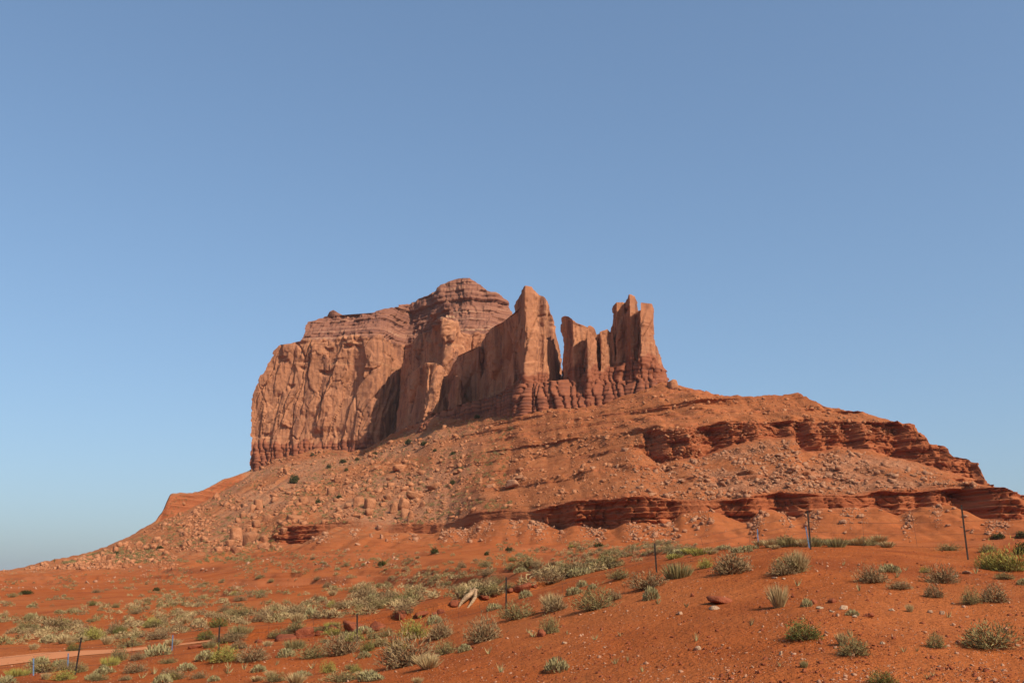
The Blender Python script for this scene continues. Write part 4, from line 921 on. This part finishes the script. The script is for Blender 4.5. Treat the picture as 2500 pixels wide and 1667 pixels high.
ends = [np.array([at(-420, 1690, 37)]).ravel()]+[None]*7+[np.array([at(2790, 1330, 31)]).ravel()]
for f in (0.93, 0.70, 0.46, 0.22):
    pts = []
    P2 = [hd[0]+hd[1]*f-np.array(pbase[3])+np.array([0, -.02, 0]) for hd in heads]
    P2 = [2*P2[0]-P2[1]]+P2+[2*P2[-1]-P2[-2]+np.array([0, 0, .3])]
    for a, b in zip(P2[:-1], P2[1:]):
        for t in np.linspace(0, 1, 9)[:-1]: pts.append(a+(b-a)*t-np.array([0, 0, .05*4*t*(1-t)]))
    pts.append(P2[-1]); link("wire", tube_mesh("wire", [(pts, [.0036]*len(pts), 5)], M_WIRE), None, fence)
for k in range(6):
    for t in ((.36, .68) if k != 4 else (.3, .62)):
        a, va = heads[k]; b, vb = heads[k+1]; p0 = a+(b-a)*t; zz = zat(p0[0], p0[1]); hgt = (va[2]*(1-t)+vb[2]*t)*.95
        top = a+va*.93+(b+vb*.93-a-va*.93)*t-np.array([0, 0, .05*4*t*(1-t)])
        lo = np.array([p0[0]+random.uniform(-.12, .12), p0[1], max(zz+.03, top[2]-1.15)]); q0 = np.array(pbase[3])
        link("wire_stay", tube_mesh("wire_stay", [([lo-q0, (lo+top)/2-q0+np.array([.02, 0, 0]), top-q0], [.004]*3, 5)], M_WIRE), None, fence)
SK = [((79,1648),(82,1606),"blue stake left of first fence post"),((164,1632),(166,1594),"blue stake just left of first fence post, in green brush"),((419,1590),(422,1549),"blue stake between first and second fence posts"),((1851,1333),(1849,1291),"blue stake on the crest left of the sixth fence post"),((1974,1337),(1967,1285),"blue stake right beside the sixth fence post")]
for (b, t, lab) in SK:
    x, y, z = drop(*b)
    if y < 20: y = 36
    tx, ty, tz = at(t[0], t[1], y); h = float(tz)-z
    o = link("marker_stake", tee(h, .042, .012), M_BLUE, None, (x, y, z)); o.rotation_euler = (0, math.atan2(float(tx)-x, h), random.uniform(-.3, .3))
    tag(o, lab, "stake", "blue stakes near the fence")
# bleached dead trunk with two prongs
lx, ly, lz = drop(1130, 1484); u = ly/FPX
def lw(px, py, dy=0.0): 
    a_, b_, c_ = at(px, py, ly+dy); return (float(a_)-lx, dy, float(c_)-lz)
wood = empty("dead_trunk", (lx, ly, lz)); tag(wood, "bleached forked dead tree trunk lying on red soil behind the fence", "dead wood")
link("trunk", tube_mesh("trunk", [([lw(1160, 1434, .5), lw(1152, 1447, .4), lw(1140, 1456, .2), lw(1128, 1468, .1), lw(1116, 1487, -.1)], [.04, .09, .115, .08, .02], 9)], M_WOOD), None, wood)
link("limb", tube_mesh("limb", [([lw(1162, 1440, .45), lw(1160, 1458, .3), lw(1152, 1470, .1), lw(1138, 1488, -.2)], [.07, .075, .065, .02], 8)], M_WOOD), None, wood)
link("limb", tube_mesh("limb", [([lw(1150, 1447, .4), lw(1158, 1438, .45), lw(1170, 1440, .5)], [.08, .06, .015], 7)], M_WOOD), None, wood)
link("limb", tube_mesh("limb", [([lw(1146, 1450, .35), lw(1150, 1436, .4), lw(1146, 1432, .5)], [.05, .035, .01], 6)], M_WOOD), None, wood)
# lone bare tree on the far left skyline
tx_, ty_, tz_ = drop(130, 1374); tr = empty("bare_tree", (tx_, ty_, tz_)); tag(tr, "tiny bare tree on the skyline at the far left slope", "tree")
k_ = ty_/FPX
link("trunk", tube_mesh("trunk", [([(0, 0, -.5), (.1*k_, 0, 4*k_), (.4*k_, 0, 8*k_)], [.9*k_, .7*k_, .3*k_], 6)], P['twig']), None, tr)
V, F = blades(np.random.default_rng(3), np.tile([[0, 0, 4*k_]], (60, 1))+np.random.default_rng(4).normal(0, .4*k_, (60, 3)), np.array([0, 0, 8*k_])+np.random.default_rng(5).normal(0, 2.3*k_, (60, 3)), .35*k_*np.ones(60))
link("crown", mesh_from("crown", V, F), P['green'], tr)
# sandy track at the left edge
te = [(-60,1612),(0,1604),(100,1593),(200,1588),(300,1584),(420,1573),(520,1562)]; be = [(-60,1632),(0,1625),(100,1612),(200,1600),(300,1592),(420,1578),(520,1565)]
xs = np.linspace(-60, 520, 70); rows = []
for q in range(7):
    t = q/6; rows.append([drop(x_, np.interp(x_, [p[0] for p in te], [p[1] for p in te])*t+np.interp(x_, [p[0] for p in be], [p[1] for p in be])*(1-t)) for x_ in xs])
TV = np.array(rows); TV[..., 2] += 0.02; TV[:, :, 2] = np.maximum(TV[:, :, 2], 0.0+TV[:, :, 2])
o = link("dirt_track", mesh_from("dirt_track", TV.reshape(-1, 3), grid_faces(7, 70), True), M_TRACK); tag(o, kind="structure")

# ================================================================== HAZE: a box of thin dusty air over the valley
hb = 24000.0
HV = BOXV*np.array([2*hb, 2*hb, 330.0])+np.array([0, 0, 118.0])
hm = bpy.data.materials.new("dusty_air"); hm.use_nodes = True; ht = hm.node_tree; ht.nodes.clear()
pv = ht.nodes.new("ShaderNodeVolumePrincipled"); pv.inputs["Color"].default_value = (0.82, 0.84, 0.90, 1); pv.inputs["Density"].default_value = 3.6e-5; pv.inputs["Anisotropy"].default_value = 0.1
ho = ht.nodes.new("ShaderNodeOutputMaterial"); ht.links.new(pv.outputs[0], ho.inputs["Volume"])
hz = link("haze", mesh_from("haze", HV, BOXF), hm); tag(hz, kind="stuff")

# ================================================================== LABELS
from collections import defaultdict
byl = defaultdict(list)
for t in things: byl[t[1]].append(t)
for lab, lst in byl.items():
    lst.sort(key=lambda t: t[2]); n = len(lst)
    for k, (o, _, px, cat, grp, mx) in enumerate(lst):
        if n == 1: L_ = lab
        elif n == 2: L_ = lab+(", the left one" if k == 0 else ", the right one")
        elif k == 0: L_ = lab+", the leftmost"
        elif k == n-1: L_ = lab+", the rightmost"
        elif k < 20: L_ = f"{lab}, {ORD[k]} from left"
        else: L_ = f"{lab}, {ORD[n-1-k]} from right" if n-1-k < 20 else lab
        tag(o, " ".join(L_.split()), cat, grp)
        for q in ("_px", "_py", "_w", "_y"):
            if q in o: del o[q]
